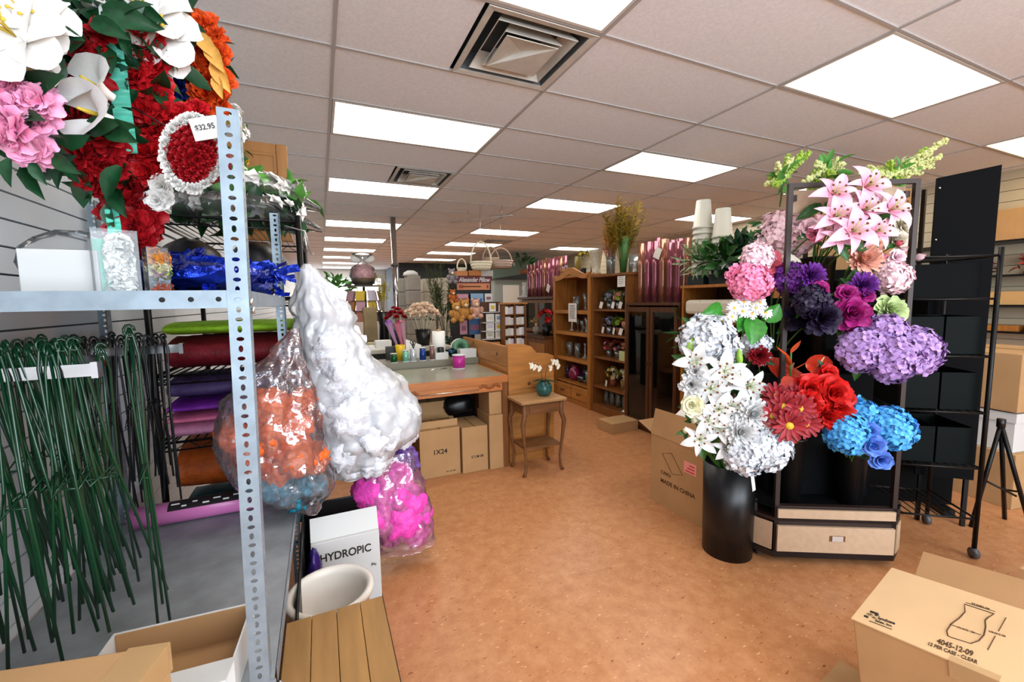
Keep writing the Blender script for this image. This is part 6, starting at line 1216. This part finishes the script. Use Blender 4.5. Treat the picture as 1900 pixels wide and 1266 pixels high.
for u, v, r in ((1332, 760, 32), (1355, 755, 28), (1330, 792, 32), (1298, 815, 30), (1348, 830, 26), (1315, 780, 26)): W_('lily', whs, u, v, r, 1.98, 'white lily low in the floor bucket', 'white lilies, lower cluster', leaves=4)
for u, v, r, lb in ((1396, 768, 30, 'white chrysanthemum at the right of the floor bucket'), (1372, 802, 30, 'white chrysanthemum in the middle of the floor bucket')): W_('mum', whs, u, v, r, 1.94, lb)
for u, v, r, lb in ((1420, 830, 40, 'white hydrangea spilling over the right rim of the floor bucket'), (1382, 842, 36, 'white hydrangea over the front rim of the floor bucket'), (1430, 800, 30, 'white hydrangea behind the chrysanthemums')): W_('hydra', whh, u, v, r, 1.95, lb, up=.2)
for u, v, r, m, k, lb in ((1283, 715, 22, whs, 'carn', 'white stock bloom on the outer side of the bucket'), (1290, 690, 18, whs, 'carn', 'white stock bloom under the big hydrangea'), (1285, 752, 22, ivory, 'rose', 'ivory rose on the outer side of the bucket'), (1300, 772, 16, ivory, 'rose', 'small ivory rose below the larger ivory rose'), (1272, 800, 12, ivory, 'tulip', 'pale yellow tulip bud nearest the open carton'), (1288, 782, 13, ivory, 'tulip', 'pale yellow tulip bud beside the ivory rose')): W_(k, m, u, v, r, 2.0, lb)
t = thing('lily_buds', 'upright green lily buds among the white lilies', 'greenery', KT)
for u, v, ang in ((1280, 645, .3), (1372, 665, -.1), (1370, 690, 0)): p = ad(u, v, 2.0)-KT; link('bud', proto('bud', lambda: MB().lathe([(0, -1), (.22, -.7), (.32, -.1), (.24, .6), (0, 1)], 10).mesh('bud', mat('bud_green', '#86b03c', .45, var=.2))), t, p, (0, ang, 0), .05); MB().tube([Vector((0, 0, -.1)), p], .003, 4).build('stalk', stemg, t)

# ---------------------------------------------------------------- open carton behind the floor bucket (MADE IN CHINA)
y0, y1 = 1.774, 2.255; oc = thing('open_carton', 'open brown carton printed MADE IN CHINA with a raised flap', 'carton', (2.09, y0, 0)); w = y1-y0; h = .48; dpt = .42
bx('wall', (0, .005, 0, w, 0, h), card, oc); bx('wall', (dpt-.005, dpt, 0, w, 0, h), card, oc); bx('wall', (.005, dpt-.005, 0, .005, 0, h), card, oc); bx('wall', (.005, dpt-.005, w-.005, w, 0, h), card, oc); bx('bottom', (.005, dpt-.005, .005, w-.005, 0, .005), card_in, oc)
bx('flap', (-.004, 0, 0, w, 0, .18), card, oc, (0, 0, h), (0, R(12), 0)); bx('flap', (0, dpt*.9, 0, .004, 0, .16), card_in, oc, (.01, w-.004, h), (R(-70), 0, 0)); bx('flap', (0, .004, 0, w, 0, .16), card_in, oc, (dpt, 0, h), (0, R(60), 0))
RW = (R(90), 0, R(-90)); words('C/NO:', .034, inkb, oc, (-.0012, w*.80, .235), RW, 'LEFT'); words('MADE IN CHINA', .040, inkb, oc, (-.0012, w*.80, .175), RW, 'LEFT')
dm = [(w*.78, .37), (w*.60, .395), (w*.40, .28), (w*.58, .255)]
MB().tube([Vector((-.001, y, z)) for y, z in dm], .0018, 4, closed=True).build('diamond_mark', inkb, oc); st_ = bx('sticker', (-.0015, 0, w*.17, w*.38, .31, .385), mat('pink_sticker', '#e69a94', .6), oc)
for i in range(3): bx('printed_line', (-.002, -.0015, w*.2, w*(.35-.03*i), .32+.02*i, .328+.02*i), mat('sticker_red', '#c2303a', .6), st_)
tag(bx('paper_sheet', (0, .16, 0, .14, 0, .002), paper, None, (2.2, 1.98, .61), (R(10), R(-15), .3)), 'white paper sheet sticking out of the open carton', 'paper')
carton('carton', 'low brown carton on the floor against the oak bookcase', 2.75, 3.1, 3.55, 3.80, 0, .11, tp=False)
# ---------------------------------------------------------------- vase carton at the lower right
VX, VY, VN, VB = Vector((.146, -.983, .109)).normalized(), Vector((.984, .156, .082)).normalized(), Vector((-.098, .095, .991)).normalized(), Vector((1.497, .705, .401))
m_t = mat('light_cardboard', '#cba97e', .85, var=.04, scale=6); L1, D2, VH = .52, .367, .392
vc = thing('vase_carton', 'tilted brown carton printed with a clear vase outline and 4045-12-09', 'carton', VB-VN*VH); VM = Matrix((VX, VY, VN)).transposed(); vc.rotation_euler = VM.to_euler(); vz = VH; wz = VH+.0009
def vl(u, v):
    w = ray(u, v); q = EYE + w*((VB-EYE).dot(VN)/w.dot(VN)) - VB; return Vector((q.dot(VX), q.dot(VY), wz))
MB().box(0.0, L1, 0, D2, .0, VH-.004).build('body', card, vc, bevel=.004); bx('top', (-.003, L1+.003, -.003, D2+.003, VH-.004, VH), m_t, vc)
bx('flap', (.0, L1*.7, 0, .004, 0, .12), card_in, vc, (.06, D2+.002, VH-.006), (R(-68), 0, 0)); 
MB().tube([vl(*p) for p in ((1790, 1122), (1791, 1136), (1780, 1148), (1765, 1159), (1757, 1171), (1759, 1181), (1766, 1184), (1801, 1195), (1816, 1190), (1826, 1179), (1829, 1165), (1828, 1152), (1833, 1147), (1845, 1140))], .0016, 4, closed=True).build('vase_outline', inkb, vc)
for a_, b_ in (((1762, 1160), (1774, 1163)), ((1808, 1175), (1820, 1179)), ((1792, 1119), (1847, 1136)), ((1867, 1147), (1853, 1172)), ((1847, 1181), (1833, 1207))): MB().tube([vl(*a_), vl(*b_)], .001, 4).build('dimension_line', inkb, vc)
def vw(txt, u0, v0, u1, v1, size, nm='lettering', m=inkb):
    a_, b_ = vl(u0, v0), vl(u1, v1); d_ = b_-a_; o = words(txt, size, m, vc, (a_+b_)/2, (0, 0, math.atan2(d_.y, d_.x)), name=nm); w_ = o.dimensions.x
    xs = [q.co.x for q in o.data.vertices]; o.scale = (d_.length/max(.001, max(xs)-min(xs)), 1, 1); return o
vw('4045-12-09', 1739, 1190, 1806, 1215, .034); vw('12 PER CASE - CLEAR', 1722, 1195, 1813, 1230, .022); vw('4.76 IN/12.1 CM', 1775, 1164, 1808, 1175, .011); vw('3.5 IN/8.9 CM', 1803, 1120, 1836, 1131, .010); vw('4.76 IN/12 CM', 1835, 1172, 1866, 1182, .011)
vw('Syndicate', 1629, 1147, 1661, 1158, .019, m=ink); vw('Sales, Inc.', 1624, 1152, 1656, 1163, .015, m=ink)
for a_, b_, r_ in (((1613, 1153), (1655, 1169), .0012), ((1604, 1144), (1611, 1147), .004), ((1615, 1136), (1630, 1141), .004), ((1624, 1143), (1630, 1142), .003)): MB().tube([vl(*a_), vl(*b_)], r_, 4).build('logo_mark', ink, vc)
for k_ in range(5): MB().tube([vl(1608+k_*3.2, 1139+(k_ > 2)*6), vl(1613+k_*3.2, 1143+(k_ > 2)*6)], .001, 4).build('logo_stripe', ink, vc)
bx('hand_slot', (.16, .27, -.0042, -.0032, .25, .285), mat('hole_dark'), vc); bx('edge_tape', (L1*.42, L1*.6, -.0045, .02, vz-.05, vz+.0006), mat('shiny_tape'), vc)
p = atz(1880, 1100, .2); t = openbox('carton', 'half open brown carton behind the vase carton', 'carton', (p.x+.12, p.y-.28, 0), .4, .3, .26, card, card_in, ang)
p = atz(1585, 1262, .02); tag(bx('cardboard_flap', (-.16, .08, -.1, .1, 0, .006), card, None, (p.x-.0, p.y-.03, .001), ang+.15), 'flattened brown cardboard piece under the edge of the vase carton', 'cardboard')

# ---------------------------------------------------------------- right side: black racks, board, cartons, slatwall shelves
bb0, bb1 = Vector((3.36, 1.30, 0)), Vector((3.55, 1.10, 0)); an = math.atan2((bb1-bb0).y, (bb1-bb0).x); t = thing('black_board', 'tall matt black display board standing by the right rack', 'board', bb0, an); bw_ = (bb1-bb0).length
MB().prism([(0, .3), (bw_, .3), (bw_, 2.15), (0, 2.11)], 0, .02).build('board', mat('matt_black_board', '#08090b', .85, spec=.12), t); bx('leg', (.02, .04, 0, .02, 0, .3), blackm, t); bx('leg', (bw_-.04, bw_-.02, 0, .02, 0, .3), blackm, t)
for z in (1.0, 1.75, 2.05): MB().ball((.012, -.003, z), .006, 6, 4).build('screw', zinc, t)
def tray_rack(label, x0, y0, rot, w, d, shelves, top, bins):
    t = thing('tray_rack', label, 'rack', (x0, y0, 0), rot)
    for x in (0, w):
        for y in (0, d):
            MB().tube([(x, y, .06), (x, y, top)], .011, 7).build('post', blackm, t); MB().lathe([(0, -.012), (.028, -.012), (.028, .012), (0, .012)], 12, M=Matrix.Translation((x, y, .029)) @ Matrix.Rotation(R(90), 4, 'Y')).build('caster', mat('caster_grey'), t)
    for z in shelves:
        b = MB()
        for y in (0, d): b.tube([(0, y, z), (w, y, z)], .006, 5)
        for x in (0, w): b.tube([(x, 0, z), (x, d, z)], .006, 5)
        for i in range(1, 9): b.tube([(w*i/9, 0, z), (w*i/9, d, z)], .003, 4)
        b.build('wire_shelf', blackm, t)
    return t
rk = tray_rack('black wire rack on casters stacked with dark green plant trays', 2.86, 1.18, CR-.15, .37, .36, (.22, .5, .8, 1.1, 1.4, 1.62), 1.66, True)
grn = mat('dark_green_tray', '#060c0b', .6, spec=.1); btray = mat('dull_black_tray', '#040506', .7, spec=.1)
for z in (.5, .8, 1.1):
    for i in range(2):
        M = Matrix.Translation((2.86, 1.18, 0)) @ Matrix.Rotation(CR-.15, 4, 'Z'); q = M @ Vector((.015+i*.175, .04, z+.008)); openbox('plant_tray', f'dark green plastic plant tray on the {"lower" if z < .7 else "middle" if z < 1 else "upper"} level of the caster rack', 'tray', q, .165, .29, .2, grn, None, CR-.15, f'plant trays, level {z}', .004)
M = Matrix.Translation((2.86, 1.18, 0)) @ Matrix.Rotation(CR-.15, 4, 'Z'); q = M @ Vector((.03, .05, 1.406)); openbox('plant_tray', 'wide black plastic tray on the top of the caster rack', 'tray', q, .30, .28, .18, btray, None, CR-.15, None, .005)
pn = thing('dark_fill_panel', 'wide black panel added to darken the gap behind the caster rack of trays', 'panel', (3.05, 1.78, 0), CR-.15); bx('panel', (-.12, .86, 0, .02, .04, 1.60), mat('deep_black_panel', '#050607', .8, spec=.15), pn); bx('foot', (-.1, -.04, -.1, .12, 0, .04), blackm, pn); bx('foot', (.76, .82, -.1, .12, 0, .04), blackm, pn)  # black sheet added to keep the space behind the tray rack dark
ez = thing('folding_easel', 'folded black metal easel leaning by the white archive box', 'easel', (3.62, 1.0, 0)); 
for dx, dy in ((-.05, .1), (.16, -.09), (.26, .05)): MB().tube([(0, .03, .66), (dx, dy, .0)], .011, 6).build('leg', blackm, ez)
MB().tube([(-.02, .06, .3), (.1, -.03, .22)], .006, 5).build('brace', blackm, ez); MB().tube([(.1, -.03, .25), (.16, .04, .22)], .006, 5).build('brace', blackm, ez); MB().lathe([(0, 0), (.02, 0), (.02, .05), (0, .05)], 8, (0, .03, .64)).build('head', black, ez)
carton('carton', 'big brown carton on the stack beside the folding easel', 4.10, 4.75, 1.10, 1.55, .645, 1.03, rot=CR+.35)
x = thing('archive_box', 'white archive box with a lid in the carton stack', 'box', (4.12, 1.11, .372), CR+.35); bx('body', (0, .36, 0, .3, 0, .2), white_card, x); bx('lid', (-.008, .368, -.008, .308, .2, .262), white_card, x); bx('hand_hole', (.13, .23, -.002, 0, .1, .13), ink, x)
carton('carton', 'wide brown carton at the bottom of the stack by the right wall', 4.08, 4.75, 1.08, 1.55, 0, .37, rot=CR+.35)
bx('shipping_label', (.06, .24, -.002, -.001, .17, .28), paper, [o for o in bpy.data.objects if o.get('label') == 'big brown carton on the stack beside the folding easel'][0])
# shelves on the right slatwall
for k, (z, lb) in enumerate(((1.98, 'top black shelf on the right slatwall carrying a brown carton'), (1.62, 'black shelf of red leaf garlands on the right slatwall'), (1.30, 'middle black shelf on the right slatwall'), (1.02, 'low black shelf of wooden boxes on the right slatwall'))):
    s = thing('wall_shelf', lb, 'shelf', (XR-.30, 1.2, z)); bx('board', (0, .284, 0, 2.3, -.02, 0), black, s)
    for y in (.2, 1.1, 2.0): MB().prism([(0.03, -.02), (.284, -.02), (.284, -.16)], y, y+.01).build('bracket', blackm, s)
carton('carton', 'brown carton on the top right slatwall shelf', XR-.30, XR-.03, 1.75, 2.3, 1.981, 2.3); 
rl_ = mat('red_leaf', '#8c2416', .6, var=.3); tw_ = mat('twig_brown', '#5a3418', .8)
for y, lb in ((1.7, 'red autumn leaf garland bunched on the right slatwall shelf'), (2.3, 'brown twig garland with red berries on the right slatwall shelf')):
    g = thing('leaf_garland', lb, 'garland', (XR-.16, y, 1.622)); foliage(g, (0, 0, .08), .12, 40, .1, rl_ if y < 2 else tw_, sq=(1, 2, .6)); blossoms(g, (0, 0, .1), .12, 8, .03, cols['red'], 'berries', sq=(1, 2, .6))
tag(bx('wooden_box', (-.1, .1, -.2, .2, 0, .14), mat('raw_pine_box', '#c9a068', .6), None, (XR-.16, 1.9, 1.302)), 'pale wooden box on the middle slatwall shelf', 'box'); tag(bx('teal_box', (-.1, .1, -.2, .2, 0, .07), mat('teal_card', '#2b8f93', .5), None, (XR-.16, 2.4, 1.302)), 'flat teal box on the middle slatwall shelf', 'box')
for y in (1.6, 2.0, 2.4): tag(bx('wooden_tray', (-.11, .11, -.17, .17, 0, .06), pine, None, (XR-.16, y, 1.022)), 'shallow brown wooden tray on the low slatwall shelf', 'tray', 'wooden trays on the low slatwall shelf')
# stacked cartons high behind the cart
fr = thing('stock_rack', 'dark metal stock rack carrying brown cartons behind the flower cart', 'rack', (4.3, 2.1, 0))
for x in (0, .9):
    for y in (0, .5): bx('post', (x-.015, x+.015, y-.015, y+.015, 0, 2.4), blackm, fr)
for z in (.4, 1.0, 1.62): bx('shelf', (-.015, .915, -.015, .515, z-.02, z), blackm, fr)
for i in range(3): carton('carton', ('bottom', 'middle', 'top')[i]+' brown carton of the high stack on the stock rack', 4.36-.02*i, 5.12, 2.14, 2.56, 1.6215+i*.262, 1.6215+i*.262+.26, tp=False)
dkc = mat('dark_tote', '#181c1e', .5)
for i, (z, x) in enumerate(((.402, 4.34), (1.002, 4.34), (.402, 4.8), (1.002, 4.8))): openbox('tote_bin', f'black tote bin on the {"lower" if z < .6 else "middle"} shelf of the stock rack', 'bin', (x, 2.15, z), .38, .4, .34, dkc, None, 0, f'tote bins {"low" if z < .6 else "mid"}', .006)
